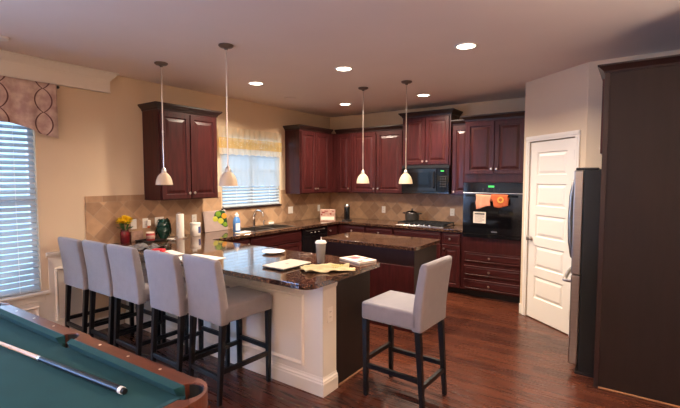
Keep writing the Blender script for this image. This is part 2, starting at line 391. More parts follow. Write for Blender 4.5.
# pantry walls: return beside the oven tower, diagonal wall with the door, wall beside the fridge
A2 = Vector((3.56, -.962)); B2 = Vector((4.245, -1.555)); dv = (B2-A2).normalized(); DL = (B2-A2).length
PM = Matrix(((dv.x, -dv.y, 0, A2.x), (dv.y, dv.x, 0, A2.y), (0, 0, 1, 0), (0, 0, 0, 1)))  # local x along diagonal, local -y into the room
DS0, DS1, DZT = .115, .775, 2.03
b = MB()
b.prism([(3.56, -.962), (3.68, -.905), (3.68, 0), (3.56, 0)], 0, H)
b.prism([(4.245, -1.555), (XR, -1.555), (XR, -1.44), (4.29, -1.44)], 0, H)
b.m = PM
b.box((.0, 0, 0), (DS0-.012, .10, H)); b.box((DS1+.012, 0, 0), (DL, .10, H)); b.box((DS0-.012, 0, DZT+.012), (DS1+.012, .10, H))
struct(b.build('wall_pantry', 'wall'), 'beige angled corner pantry wall around the white door', 'wall')

# baseboards, shoe trim
bb = [(0, 0), (.014, 0), (.014, .10), (.009, .118), (.004, .13), (0, .13)]
b = MB(PM); b.box((0.0, -.014, 0), (.048, 0, .12), .004); b.box((DS1+.062, -.014, 0), (DL, 0, .12), .004)
struct(b.build('baseboard_pantry', 'trim'), 'white baseboard beside the pantry door', 'baseboard')
b = MB(); b.sweep([(0, YF+.01), (0, -3.905)], bb); struct(b.build('baseboard_left', 'trim'), 'cream baseboard below the wainscot', 'baseboard')

# pantry door casing + door
def door_1():
    r = bpy.data.objects.new('door_1', None); COL.objects.link(r); r.matrix_world = PM
    struct(r, 'white five panel pantry door in angled wall', 'door')
    r.location = (A2.x, A2.y, 0); r.rotation_euler = (0, 0, math.atan2(dv.y, dv.x))
    c = MB()
    prof = [(0, 0), (.066, 0), (.066, .012), (.050, .018), (.02, .014), (.006, .010), (0, .010)]
    def leg(x0, x1):
        c.box((x0, -.016, 0), (x1, 0, DZT+.012), .004); c.box((x0+.014, -.021, 0), (x1-.02, -.015, DZT+.012), .003)
    leg(DS0-.066, DS0-.004); leg(DS1+.004, DS1+.062)
    c.box((DS0-.066, -.016, DZT+.010), (DS1+.062, 0, DZT+.072), .004); c.box((DS0-.06, -.022, DZT+.03), (DS1+.056, -.015, DZT+.06), .003)
    c.build('door_casing', 'door', r)
    d = MB(); x0, x1 = DS0, DS1; y0, y1 = .004, .04; st = .108
    tops = [1.915, 1.563, 1.211, .859, .507]; ph = .255
    d.box((x0, y0, .012), (x0+st, y1, DZT)); d.box((x1-st, y0, .012), (x1, y1, DZT))
    zs = [DZT]+[v for t in tops for v in (t, t-ph)]+[.012]
    for i in range(0, len(zs), 2): d.box((x0+st, y0, zs[i+1]), (x1-st, y1, zs[i]))
    for t in tops: d.nested(x0+st, x1-st, t-ph, t, [(0, 0), (.010, -.012), (.020, -.012), (.046, -.002), (.05, -.002)], y=y0)
    leaf = d.build('door_leaf', 'door', r)
    k = MB(); k.lathe([(0, .0), (.026, .0), (.026, -.006), (.010, -.010), (.009, -.028), (.022, -.036), (.027, -.048), (.022, -.058), (.0, -.062)], (DS0+.05, y0, .93), 16, 'y', cap=False)
    k.build('door_knob', 'nickel', leaf, smooth=True)
    for z in (1.86, 1.05, .22):
        h = MB(); h.box((DS1-.004, -.006, z-.045), (DS1+.012, .006, z+.045), .002); h.tube([(DS1+.003, -.008, z-.05), (DS1+.003, -.008, z+.05)], .006, 8)
        h.build('door_hinge', 'nickel', leaf)
door_1()

# window header trim and crown (dining side), wainscot
b = MB(); b.box((0, -6.9, 2.53), (.035, -3.985, H-.001), .003)
b.box((.035, -6.9, 2.53), (.042, -3.985, 2.545), .002)
b.sweep([(.035, -6.9), (.035, -3.985), (0, -3.985)], [(0, -.080), (.008, -.080), (.012, -.068), (.03, -.05), (.05, -.026), (.055, -.016), (.066, -.012), (.066, 0), (0, 0)], z=H-.001)
struct(b.build('trim_1', 'trim'), 'cream crown moulding and header board above the dining window', 'crown moulding')
b = MB()
b.box((0, -4.62, 0), (.004, -4.27, .86)); b.box((0, -6.9, 0), (.004, -4.62, .49)); b.box((0, -6.9, 0), (.004, -6.62, .86))
b.box((0, -4.64, .855), (.012, -4.27, .885), .003); b.box((0, -4.64, .875), (.032, -4.27, .905), .008, 2)
RL = Matrix(((0, -1, 0, 0), (1, 0, 0, 0), (0, 0, 1, 0), (0, 0, 0, 1)))  # local -y -> +x
def frame(b, x0, x1, z0, z1, y=0, wd=.028):
    pr = [(0, 0), (.003, .014), (.012, .020), (.018, .016), (.022, .008), (wd, .0)]
    rings = []
    for ins, out in pr: rings.append([b.v((a, y-out, c)) for a, c in ((x0+ins, z0+ins), (x1-ins, z0+ins), (x1-ins, z1-ins), (x0+ins, z1-ins))])
    for A, B in zip(rings, rings[1:]):
        for i in range(4): b.bm.faces.new((A[i], A[(i+1) % 4], B[(i+1) % 4], B[i]))
b.m = RL
frame(b, -4.57, -4.30, .21, .74, -.004); frame(b, -6.4, -4.71, .17, .40, -.004)
struct(b.build('trim_2', 'trim'), 'cream chair rail and wainscot panel frames under the dining window', 'wainscot')

# backsplash
b = MB(); b.box((0, -4.265, .9145), (.010, -2.525, 1.437)); b.box((0, -2.525, .9145), (.010, -1.335, 1.185)); b.box((0, -1.335, .9145), (.010, -.010, 1.437))
b.box((0.0, -.010, .9145), (2.735, 0, 1.437))
struct(b.build('trim_3', 'tile'), 'tan diamond tile backsplash along both kitchen walls', 'backsplash')

# windows
def window(n, y0, y1, z0, z1, nsash, label, sill):
    r = bpy.data.objects.new('window_%d' % n, None); COL.objects.link(r); struct(r, label, 'window')
    b = MB()
    fw = .045
    b.box((-.10, y0, z0), (-.045, y0+fw, z1)); b.box((-.10, y1-fw, z0), (-.045, y1, z1)); b.box((-.10, y0, z0), (-.045, y1, z0+fw)); b.box((-.10, y0, z1-fw), (-.045, y1, z1))
    for k in range(1, nsash):
        ym = y0+(y1-y0)*k/nsash; b.box((-.10, ym-.03, z0), (-.04, ym+.03, z1))
    zm = (z0+z1)/2; b.box((-.095, y0, zm-.02), (-.05, y1, zm+.02))
    b.build('window_frame', 'vinyl', r)
    g = MB(); g.box((-.078, y0+fw, z0+fw), (-.074, y1-fw, z1-fw)); g.build('window_pane', 'glass', r)
    s = MB()
    if sill == 'dining':
        s.box((-.045, y0-.06, z0-.028), (.055, y1+.06, z0), .006, 2); s.box((0, y0-.03, z0-.10), (.014, y1+.03, z0-.028), .004)
    else:
        s.box((-.045, y0-.02, z0-.024), (.03, y1+.02, z0), .005, 2)
    s.build('window_sill', 'trim' if sill == 'dining' else 'cherrydk', r)
window(1, *WIN[0], 2, 'tall white framed dining window behind wide blinds', 'dining')
window(2, *WIN[1], 2, 'white framed kitchen window above the sink', 'sink')

window(3, -9.1, -7.1, .25, 2.30, 2, 'wide unseen window further back, added for blue daylight', 'dining')  # out-of-view window added so that blue daylight reaches the stools
def blinds(label, y0, y1, z0, z1, pitch, tilts, x=-.02, sw=.058, cords=()):
    t = thing('window_blind', label, 'blinds', (x, (y0+y1)/2, z0))
    Lh = (y1-y0)/2
    b = MB(); b.box((-.022, -Lh, z1-z0-.05), (.022, Lh, z1-z0), .003); b.build('head_rail', 'slat', t)
    b = MB(); b.box((-.024, -Lh, .0), (.024, Lh, .018), .004); b.build('bottom_rail', 'slat', t)
    b = MB(); n = int((z1-z0-.07)/pitch)
    for i in range(n):
        z = .035+i*pitch; a = tilts(z+z0); cx, cz = math.cos(a)*sw/2, math.sin(a)*sw/2
        # room-side edge lower when tilt is positive
        nx, nz = math.sin(a)*.0015, math.cos(a)*.0015
        b.hexa([(-cx-nx, -Lh, z+cz-nz), (cx-nx, -Lh, z-cz-nz), (cx-nx, Lh, z-cz-nz), (-cx-nx, Lh, z+cz-nz),
                (-cx+nx, -Lh, z+cz+nz), (cx+nx, -Lh, z-cz+nz), (cx+nx, Lh, z-cz+nz), (-cx+nx, Lh, z+cz+nz)])
    b.build('slat', 'slat', t)['kind'] = 'stuff'
    b = MB()
    for yc in cords:
        for dx in (-.026, .026): b.tube([(dx, yc-(y0+y1)/2, .01), (dx, yc-(y0+y1)/2, z1-z0-.04)], .0022, 5)
    b.build('lift_cord', 'vinyl', t)
    return t
blinds('white wooden blinds in the tall dining window behind the pool table', WIN[0][0]+.01, WIN[0][1]-.01, WIN[0][2]+.005, WIN[0][3]-.005, .054, lambda z: math.radians(36), cords=(-4.86, -5.3, -5.9, -6.35), x=-.012)
blinds('white blinds in the small window above the kitchen sink', WIN[1][0]+.01, WIN[1][1]-.01, WIN[1][2]+.005, WIN[1][3]-.005, .046, lambda z: math.radians(46 if z < 1.50 else 50), cords=(-1.60, -1.93, -2.26), x=-.012, sw=.05)

# ------------------------------------------------------------------ cabinets
DOORP = [(0, 0), (0, .018), (.003, .021), (.050, .021), (.056, .011), (.066, .010), (.098, .019), (.10, .019)]
DRAWP = [(0, 0), (0, .018), (.004, .021), (.018, .021), (.022, .016), (.034, .020), (.036, .020)]
def knob(parent, x, y, z, label=None):
    k = MB(); k.lathe([(0, 0), (.006, 0), (.006, -.012), (.014, -.016), (.0165, -.022), (.013, -.029), (0, -.031)], (x, y, z), 14, 'y', cap=False)
    return k.build('knob', 'nickel', parent, smooth=True)
def cabinet(name, label, loc, rz, wd, dep, z0, z1, fronts, cat='cabinet', crown=None, toe=0, side='cherry', group=None, gap=None, body_cut=None):
    """local x = width, -y = out of the wall, front plane at y=-dep"""
    t = thing(name, label, cat, (loc[0], loc[1], z0 if toe == 0 else 0), rz, group)
    zo = z0 if toe == 0 else 0
    b = MB()
    if body_cut:   # carcass open on a stretch (for a sink bowl or a built-in appliance)
        for bx in body_cut: b.box(bx[0], bx[1])
    else:
        b.box((0, -dep, z0-zo+(toe if toe else 0)), (wd, -.002, z1-zo))
    b.build('body', side, t)
    if toe:
        k = MB(); k.box((0, -dep+.07, 0.001), (wd, -.01, toe)); k.build('toe_kick', 'blackmat', t)
    for fr in fronts:
        kind, x0, x1, a, c, kn = fr
        prof = DOORP if kind == 'door' else DRAWP
        d = MB(); d.nested(x0, x1, a-zo, c-zo, prof, y=-dep-.0005)
        o = d.build({'door': 'door', 'drawer': 'drawer', 'panel': 'false_front'}[kind], 'cherry' if kind == 'door' else 'cherryh', t)
        if kn: knob(o, kn[0], -dep-.021, kn[1]-zo)
    if crown:
        path, zc = crown
        c = MB(); c.sweep(path, [(0, 0), (.008, 0), (.012, .018), (.03, .035), (.046, .052), (.052, .056), (.052, .072), (0, .072)], z=zc-zo)
        c.build('crown_moulding', 'cherrydk', t)
    return t
RZ = PI/2   # left-wall cabinets: local x -> +y, local -y -> +x
UZ0, UZ1, CZ = 1.375, 2.395, 2.388
def pair(wd, z0, z1, m=.022, kz=.075, mid=.004):
    c = wd/2; return [('door', m, c-mid, z0+.012, z1-.03, (c-mid-.028, z0+kz)), ('door', c+mid, wd-m, z0+.012, z1-.03, (c+mid+.028, z0+kz))]
cabinet('upper_cabinet', 'cherry two-door upper cabinet hanging alone left of the sink window', (0, -3.62), RZ, .80, .31, UZ0, UZ1, pair(.80, UZ0, UZ1, mid=.006),
        crown=([(0, -.003), (0, -.31), (.80, -.31), (.80, -.003)], CZ))
cabinet('upper_cabinet', 'cherry two-door upper cabinet right of the sink window, ending at the corner', (0, -1.225), RZ, .89, .31, UZ0, UZ1,
        [('door', .022, .385, UZ0+.012, UZ1-.03, (.385-.03, UZ0+.075)), ('door', .392, .745, UZ0+.012, UZ1-.03, (.42, UZ0+.075))], crown=([(0, -.003), (0, -.31), (.83, -.31)], CZ))
cabinet('upper_cabinet', 'narrow single-door cherry upper cabinet in the kitchen corner', (0.002, 0), 0, .690, .31, UZ0, UZ1,
        [('door', .415, .665, UZ0+.012, UZ1-.03, (.637, UZ0+.075))], crown=([(.362, -.31), (.690, -.31)], CZ))
cabinet('upper_cabinet', 'wide two-door cherry upper cabinet between the corner and the microwave', (.694, 0), 0, .972, .31, UZ0, UZ1, pair(.972, UZ0, UZ1, m=.02, mid=.012), crown=([(0, -.31), (.972, -.31)], CZ))
cabinet('upper_cabinet', 'raised two-door cherry cabinet directly above the microwave', (1.67, 0), 0, .77, .36, 1.818, 2.555, pair(.77, 1.818, 2.555, m=.022, kz=.06, mid=.006),
        crown=([(0, -.003), (0, -.36), (.77, -.36), (.77, -.003)], 2.550))
cabinet('upper_cabinet', 'slim one-door cherry upper cabinet squeezed between microwave and oven tower', (2.444, 0), 0, .292, .31, UZ0, UZ1,
        [('door', .018, .276, UZ0+.012, UZ1-.03, (.045, UZ0+.05))], crown=([(0, -.31), (.292, -.31)], CZ))

# oven tower: open niche for the oven
TX, TW = 2.74, .816
tw = cabinet('oven_tower_cabinet', 'tall cherry cabinet holding the black wall oven, three drawers below', (TX, 0), 0, TW, .62, 0, 2.40,
    [('door', .02, .390, 1.68, 2.365, (.362, 1.745)), ('door', .398, .762, 1.68, 2.365, (.426, 1.745)),
     ('drawer', .02, .762, .487, .624, (.36, .558)), ('drawer', .02, .762, .300, .435, (.36, .368)), ('drawer', .02, .762, .112, .248, (.36, .180))],
    crown=([(0, -.37), (0, -.62), (TW-.002, -.62)], CZ), toe=.09,
    body_cut=[((0, -.62, .09), (TW, -.002, .83)), ((0, -.62, 1.57), (TW, -.002, 2.40)), ((0, -.62, .83), (.018, -.002, 1.57)), ((.768, -.62, .83), (TW, -.002, 1.57))])

# base cabinets
BZ = .876
bf = lambda x0, x1: [('drawer', x0+.008, x1-.008, .70, .855, ((x0+x1)/2, .775)), ('door', x0+.008, x1-.008, .115, .688, (x1-.04, .63))]
cabinet('base_cabinet', 'cherry base cabinet left of the sink behind the peninsula', (0, -3.19), RZ, .62, .60, 0, BZ,
        [('drawer', .10, .61, .70, .855, (.60-.02, .775)), ('door', .10, .61, .115, .688, (.57, .62))], toe=.10)
cabinet('sink_base_cabinet', 'cherry sink base cabinet with false drawer front beneath the kitchen window', (0, -2.565), RZ, 1.02, .60, 0, BZ,
        [('panel', .01, 1.01, .70, .855, None), ('door', .01, .506, .115, .688, (.47, .62)), ('door', .514, 1.01, .115, .688, (.55, .62))], toe=.10,
        body_cut=[((0, -.60, .10), (1.02, -.002, .64)), ((0, -.60, .64), (1.02, -.56, BZ)), ((0, -.60, .64), (.04, -.002, BZ)), ((.98, -.60, .64), (1.02, -.002, BZ))])
cabinet('corner_base_cabinet', 'cherry corner base filler beside the dishwasher', (0, -.905), RZ, .285, .60, 0, BZ, [('drawer', .01, .26, .70, .855, (.05, .775)), ('door', .01, .26, .115, .688, None)], toe=.10)
cabinet('base_cabinet', 'cherry base cabinet with drawer next to the corner on back wall', (.605, 0), 0, .555, .61, 0, BZ, bf(.05, .55), toe=.10)
cabinet('base_cabinet', 'cherry base cabinet with drawer left of the cooktop', (1.162, 0), 0, .49, .61, 0, BZ, bf(0, .49), toe=.10)
cabinet('cooktop_base_cabinet', 'cherry base cabinet below the gas cooktop', (1.654, 0), 0, .77, .61, 0, BZ,
        [('panel', .01, .76, .70, .855, None), ('door', .01, .381, .115, .688, (.34, .63)), ('door', .389, .76, .115, .688, (.43, .63))], toe=.10)
cabinet('base_cabinet', 'slim cherry base cabinet with one drawer and door beside the oven tower', (2.426, 0), 0, .312, .61, 0, BZ,
        [('drawer', .01, .275, .70, .855, (.13, .775)), ('door', .01, .275, .095, .688, (.045, .63))], toe=.09)

# dishwasher
t = thing('dishwasher', 'black built-in dishwasher between sink cabinet and corner', 'dishwasher', (.02, -1.54, 0), RZ)
b = MB(); b.box((.004, -.56, .10), (.626, 0, .872)); b.build('body', 'blackmat', t)
b = MB(); b.box((.006, -.60, .12), (.624, -.56, .76), .004); b.build('door', 'black', t)
b = MB(); b.box((.006, -.605, .765), (.624, -.56, .87), .004); cp = b.build('control_panel', 'black', t)
b = MB(); b.tube([(.10, -.608, .83), (.10, -.625, .83), (.52, -.625, .83), (.52, -.608, .83)], .006, 8); b.build('handle', 'nickel', cp, smooth=True)
for k in range(3):
    b = MB(); b.box((.20+k*.09, -.6075, .79), (.23+k*.09, -.604, .80)); b.build('button', 'white', cp)
b = MB(); b.box((.01, -.50, .002), (.62, -.02, .10)); b.build('toe_kick', 'blackmat', t)

# peninsula base: white panelled wall, dark cabinet behind
PX = 2.80
t = thing('peninsula_wall', 'cream panelled half wall of the peninsula behind the row of stools', 'half wall', (0, -3.88, 0))
b = MB(); b.box((.016, 0, 0), (PX, .17, .876)); b.build('panel_wall', 'trim', t)
b = MB()
for x0, x1 in ((.12, 1.26), (1.34, 2.62)): frame(b, x0, x1, .19, .745, -.0)
b.build('panel_frame', 'trim', t)
b = MB(); b.sweep([(.016, 0), (PX, 0), (PX, .17)], [(0, .002), (.018, .002), (.018, .095), (.014, .105), (.014, .115), (.006, .125), (.002, .14), (0, .14)])
b.build('baseboard', 'trim', t)
b = MB(); b.sweep([(.016, 0), (PX, 0), (PX, .17)], [(0, .80), (.006, .80), (.012, .82), (.012, .835), (.026, .855), (.03, .876), (0, .876)])
b.build('cap_moulding', 'trim', t)
t2 = thing('peninsula_cabinet', 'dark brown peninsula base cabinet, plain end panel facing the free stool', 'cabinet', (.66, -3.708, 0))
b = MB(); b.box((-.64, 0, 0.0), (PX-.66-.012, .50, .876)); b.build('body', 'cherrydk', t2)
b = MB(); b.box((PX-.672, .0, .0), (PX-.66, .50, .875), .001); b.build('end_panel', 'panel', t2)
b = MB(); b.box((PX-.66, .0, 0), (PX-.645, .50, .018), .006); b.build('shoe_moulding', mat('shoe_wood', hexlin(140, 96, 66), .5, var=.1), t2)
for k, (x0, x1) in enumerate(((.02, .70), (.71, 1.41), (1.42, 2.11))):
    b = MB(Matrix.Translation((0, .50, 0)) @ Matrix.Scale(-1, 4, (0, 1, 0))); b.nested(x0, x1, .115, .855, DOORP, y=0); d = b.build('door', 'cherry', t2)
    b = MB(); b.lathe([(0, 0), (.006, 0), (.006, .012), (.014, .016), (.0165, .022), (.013, .029), (0, .031)], (x1-.05, .521, .76), 12, 'y', cap=False); b.build('knob', 'nickel', d, smooth=True)

# outlet on peninsula end
def outlet(label, loc, rz, kind='outlet', n=1):
    t = thing('wall_outlet' if kind == 'outlet' else 'light_switch', label, 'outlet' if kind == 'outlet' else 'switch', loc, rz)
    wd = .07+.046*(n-1)
    b = MB(); b.box((-wd/2, -.006, -.057), (wd/2, 0, .057), .003, 2); p = b.build('cover_plate', 'white', t)
    for k in range(n):
        cx = (k-(n-1)/2)*.046
        if kind == 'outlet':
            for dz in (-.02, .02):
                b = MB(); b.box((cx-.014, -.0085, dz-.014), (cx+.014, -.005, dz+.014), .004); s_ = b.build('socket', 'white', t)
                b = MB(); b.box((cx-.007, -.0092, dz-.002), (cx-.005, -.0084, dz+.008)); b.box((cx+.005, -.0092, dz-.002), (cx+.007, -.0084, dz+.008)); b.build('slot', 'blackmat', s_)
        else:
            b = MB(); b.box((cx-.016, -.0095, -.032), (cx+.016, -.005, .032), .003); b.build('rocker', 'white', t)
    return t
outlet('white outlet on the cream end of the peninsula wall', (PX+.0005, -3.795, .60), RZ)
outlet('white light switch on tile backsplash just right of the yellow flowers', (.0105, -3.765, 1.105), RZ, 'switch', 1)
outlet('white outlet with plug-in air freshener on the backsplash', (.0105, -3.625, 1.105), RZ)
outlet('white double switch on backsplash behind the dark green sculpture', (.0105, -3.45, 1.105), RZ, 'switch', 2)
outlet('white outlet on backsplash above the white canister', (.0105, -2.965, 1.10), RZ)
outlet('white double switch on tile right of the sink window', (.0105, -1.115, 1.10), RZ, 'switch', 2)
outlet('white outlet on side wall tile near the kitchen corner', (.0105, -.36, 1.09), RZ)
outlet('white outlet on back wall tile left of the pot', (1.147, -.0105, 1.09), 0)
outlet('white outlet on back wall tile right of the cooktop', (2.355, -.0105, 1.10), 0)
t = thing('air_freshener', 'small white plug-in air freshener with orange oil on the outlet', 'air freshener', (.0205, -3.60, 1.09), RZ)
b = MB(); b.box((-.022, -.035, -.02), (.022, 0, .05), .01, 3); b.build('body', 'white', t, smooth=True)
b = MB(); b.lathe([(.012, -.045), (.015, -.03), (.012, -.018)], (0, -.018, 0), 12); b.build('oil_bottle', 'orange', t, smooth=True)

# ------------------------------------------------------------------ worktops
def arc(cx, cy, r, a0, a1, n=6):
    return [(cx+r*math.cos(math.radians(a0+(a1-a0)*i/n)), cy+r*math.sin(math.radians(a0+(a1-a0)*i/n))) for i in range(n+1)]
outer = [(.003, -4.17)]+arc(2.91-.09, -4.17+.09, .09, -90, 0)+arc(2.91-.03, -3.20-.03, .03, 0, 90, 4)+arc(.66+.03, -3.20+.03, .03, -90, -180, 4)[0:]+[(.66, -.66), (2.738, -.66), (2.738, -.003), (.003, -.003)]
SK = (.13, .53, -2.42, -1.62)   # sink cut-out
hole = [(SK[0], SK[2]), (SK[1], SK[2]), (SK[1], SK[3]), (SK[0], SK[3])]
b = MB(); b.prism(outer, .8765, .914, [hole])
o = b.build('granite_worktop', 'granite', bevel=.004)
tag(o, 'glossy dark brown granite worktop wrapping peninsula, sink run and back wall', 'countertop')
outer = arc(2.83-.03, -2.35+.03, .03, -90, 0, 4)+arc(2.83-.03, -1.66-.03, .03, 0, 90, 4)+arc(1.59+.03, -1.66-.03, .03, 90, 180, 4)+arc(1.59+.03, -2.35+.03, .03, 180, 270, 4)
b = MB(); b.prism(outer, .8775, .914)
tag(b.build('island_worktop', 'granite', bevel=.004), 'brown granite slab on top of the kitchen island', 'countertop')
t = thing('kitchen_island', 'dark cherry kitchen island base standing between peninsula and cooktop', 'kitchen island', (2.21, -2.0, 0))
b = MB(); b.box((-.585, -.315, .0), (.585, .265, .877)); b.build('body', 'cherrydk', t)
b = MB(); b.box((-.59, -.323, .0), (.59, -.315, .70), .001); b.build('back_panel', 'cherry', t)
b = MB(); b.box((.585, -.32, 0), (.593, .27, .875), .001); b.build('end_panel', 'panel', t)
for k, (x0, x1) in enumerate(((-.58, -.005), (.005, .58))):
    b = MB(Matrix.Translation((0, .265, 0)) @ Matrix.Scale(-1, 4, (0, 1, 0))); b.nested(x0, x1, .115, .855, DOORP, y=0); b.build('door', 'cherry', t)

# sink, faucet
t = thing('kitchen_sink', 'stainless double bowl sink set into the worktop below the window', 'sink', (.33, -2.02, .914))
b = MB()
def bowl(b, x0, x1, y0, y1, d):
    th = .004
    b.box((x0, y0, -d), (x1, y1, -d+th)); b.box((x0, y0, -d), (x0+th, y1, .002)); b.box((x1-th, y0, -d), (x1, y1, .002)); b.box((x0, y0, -d), (x1, y0+th, .002)); b.box((x0, y1-th, -d), (x1, y1, .002))
bowl(b, -.19, .19, -.39, -.01, .19); bowl(b, -.19, .19, .01, .39, .19)
b.build('basin', 'steel', t)
b = MB(); b.prism([(-.215, -.415), (.215, -.415), (.215, .415), (-.215, .415)], .0008, .006, [[(-.187, -.387), (.187, -.387), (.187, -.013), (-.187, -.013)], [(-.187, .013), (.187, .013), (.187, .387), (-.187, .387)]])
b.build('rim', 'steel', t)
t = thing('faucet', 'chrome single lever faucet behind the sink', 'faucet', (.082, -2.0, .921))
b = MB(); b.lathe([(.028, -.006), (.028, .004), (.020, .012), (.019, .09), (.022, .11), (.018, .13)], n=18); b.build('base', 'chrome', t, smooth=True)
b = MB(); pts = [(0, 0, .11)]+[(.10-.10*math.cos(a), 0, .16+.075*math.sin(a)) for a in [PI*k/8 for k in range(0, 8)]]+[(.195, 0, .15)]
b.tube(pts, .012, 10); b.build('spout', 'chrome', t, smooth=True)
b = MB(); b.tube([(0, 0, .128), (-.01, .03, .155), (-.02, .07, .18)], [.010, .008, .007], 8); b.build('lever', 'chrome', t, smooth=True)
t = thing('soap_dispenser', 'small chrome soap dispenser right of the faucet', 'dispenser', (.085, -1.80, .9145))
b = MB(); b.lathe([(.018, 0), (.018, .006), (.010, .01), (.009, .05), (.013, .055), (.013, .07), (.004, .075)], n=14); b.build('pump', 'chrome', t, smooth=True)
b = MB(); b.tube([(0, 0, .07), (.02, 0, .078), (.055, 0, .070)], .005, 8); b.build('nozzle', 'chrome', t, smooth=True)
t = thing('sponge_caddy', 'small white sponge holder at the far rim of the sink', 'caddy', (.095, -1.66, .921))
b = MB(); b.box((-.02, -.05, 0), (.02, .05, .035), .006, 2); b.build('holder', 'white', t)
b = MB(); b.box((-.012, -.035, .02), (.012, .03, .055), .004); b.build('sponge', 'ytowel', t)

# ------------------------------------------------------------------ appliances
# microwave
t = thing('microwave', 'black over-the-range microwave with green clock below the raised cabinet', 'microwave', (1.675, -.012, 1.395))
b = MB(); b.box((0, -.36, .0), (.76, 0, .42), .003); b.build('body', 'blackmat', t)
b = MB(); b.box((0, -.385, .035), (.57, -.36, .375), .004); d = b.build('door', 'black', t)
b = MB(); b.box((.07, -.3875, .09), (.49, -.3845, .315)); b.build('window', 'blackglass', d)
b = MB(); b.tube([(.535, -.384, .08), (.535, -.412, .10), (.535, -.418, .205), (.535, -.412, .31), (.535, -.384, .33)], .009, 8); b.build('handle', 'black', d, smooth=True)
b = MB(); b.box((.575, -.385, .035), (.76, -.36, .375), .004); cp = b.build('control_panel', 'blackglass', t)
b = MB(); b.box((.635, -.3868, .328), (.685, -.3845, .343)); b.build('clock', 'display', cp)
for r_ in range(5):
    for c_ in range(3):
        b = MB(); b.box((.625+c_*.035, -.3868, .10+r_*.036), (.648+c_*.035, -.3845, .118+r_*.036)); b.build('button', 'darkgrey', cp)
b = MB(); b.box((0, -.38, .378), (.76, -.36, .42), .003)
for k in range(24): b.box((.03+k*.03, -.3825, .386), (.05+k*.03, -.379, .412))
b.build('vent_grille', 'blackmat', t)
b = MB(); b.box((0, -.382, .0), (.76, -.36, .032), .003); b.build('bottom_trim', 'black', t)

# wall oven
OZ = .833
t = thing('wall_oven', 'black built-in wall oven with green clock in the tall cabinet', 'oven', (TX+.36, -.04, OZ))
b = MB(); b.box((-.338, -.58, .004), (.40, 0, .73)); b.build('body', 'blackmat', t)
b = MB(); b.box((-.345, -.625, .002), (.385, -.622+.04, .59)); b.bm.clear() if False else None
b = MB(); b.box((-.352, -.650, .05), (0.412, -.622, .592), .005); d = b.build('door', 'black', t)
b = MB(); b.box((-.25, -.6525, .14), (.29, -.6495, .47)); b.build('window', 'blackglass', d)
b = MB(); b.tube([(-.30, -.65, .555), (-.30, -.69, .56), (.34, -.69, .56), (.34, -.65, .555)], .010, 8); b.build('handle', 'black', d, smooth=True)
b = MB(); b.box((-.352, -.648, .597), (0.412, -.622, .735), .004); cp = b.build('control_panel', 'blackglass', t)
b = MB(); b.box((-.352, -.652, .592), (0.412, -.640, .600), .002); b.build('trim_strip', 'nickel', cp)
b = MB(); b.box((-.02, -.6498, .672), (.055, -.6475, .695)); b.build('clock', 'display', cp)
for k in range(8):
    b = MB(); b.box((-.10+(k % 4)*.06+(.02 if k % 4 > 1 else 0), -.6495, .622+(k//4)*.02), (-.075+(k % 4)*.06+(.02 if k % 4 > 1 else 0), -.6475, .630+(k//4)*.02)); b.build('button', 'darkgrey', cp)
b = MB(); b.box((-.352, -.645, .0), (0.412, -.622, .045), .004); b.build('bottom_trim', 'black', t)
b = MB(); b.box((.03, -.6515, .085), (.10, -.6495, .095)); b.build('badge', 'nickel', d)
# sticker on door
t = thing('oven_sticker', 'cream information label stuck on the oven door glass', 'sticker', (2.975, -.6935, 1.105))
b = MB(); b.box((-.082, -.001, -.075), (.082, 0.0, .075)); b.build('sheet', 'tag', t)
b = MB(); b.box((-.065, -.0018, .038), (.065, -.001, .058)); b.build('heading_bar', 'cardgrey', t)
b = MB()
for k in range(6): b.box((-.065, -.0016, .02-k*.015), (.065-.03*(k % 3 == 2), -.001, .0235-k*.015))
b.build('text_lines', 'cardgrey', t)
# towels hung over the handle
def towel(name, label, x, wd, front, m, skew=0, seed=1, mat2=None, drift=0):
    rnd = random.Random(seed)
    t = thing(name, label, 'towel', (x, -.73, OZ+.56))
    b = MB(); nx, nz = 14, 16; grid = []
    for side, L in ((-1, front), (1, front*.6)):
        pass
    path = [(.020, -front*.55+.0)]; 
    prof = []
    for i in range(7): prof.append((.018, -front*.55*(1-i/6)))
    for i in range(1, 6): a = PI*i/6; prof.append((.018*math.cos(a), .018*math.sin(a)))
    for i in range(0, 9): prof.append((-.018-.004*i/8, -front*i/8))
    rows = []
    for j in range(nx+1):
        u = j/nx; xx = (u-.5)*wd; row = []
        for k, (py, pz) in enumerate(prof):
            fr = max(0, -pz/front)
            wav = .008*math.sin(u*9+seed)+.006*math.sin(u*21+seed*2)
            row.append(b.v((xx*(1-.18*fr*skew)+drift*fr+.004*math.sin(k+seed), py-(abs(wav)*fr if py < 0 else -abs(wav)*fr*.3), pz*(1+.16*math.sin(u*3.2+seed*1.7)))))
        rows.append(row)
    for A, B in zip(rows, rows[1:]):
        for k in range(len(prof)-1): b.bm.faces.new((A[k], B[k], B[k+1], A[k+1]))
    o = b.build('cloth', m, t, smooth=True, ang=180)
    sd = o.modifiers.new('solid', 'SOLIDIFY'); sd.thickness = .004; sd.offset = 1
    return t
towel('kitchen_towel', 'pink towel folded over the left of the oven door handle', 3.035, .19, .150, 'pink', .4, 1)
t = towel('kitchen_towel', 'orange patterned towel hanging at the right of the oven handle', 3.235, .21, .125, 'orange', 1.0, 4, drift=.03)
b = MB(); b.lathe([(.022, 0), (.040, 0), (.040, -.003), (.022, -.003), (.022, 0)], (.02, -.030, -.045), 20, 'y', cap=False); b.build('ring_print', 'ochre', t)

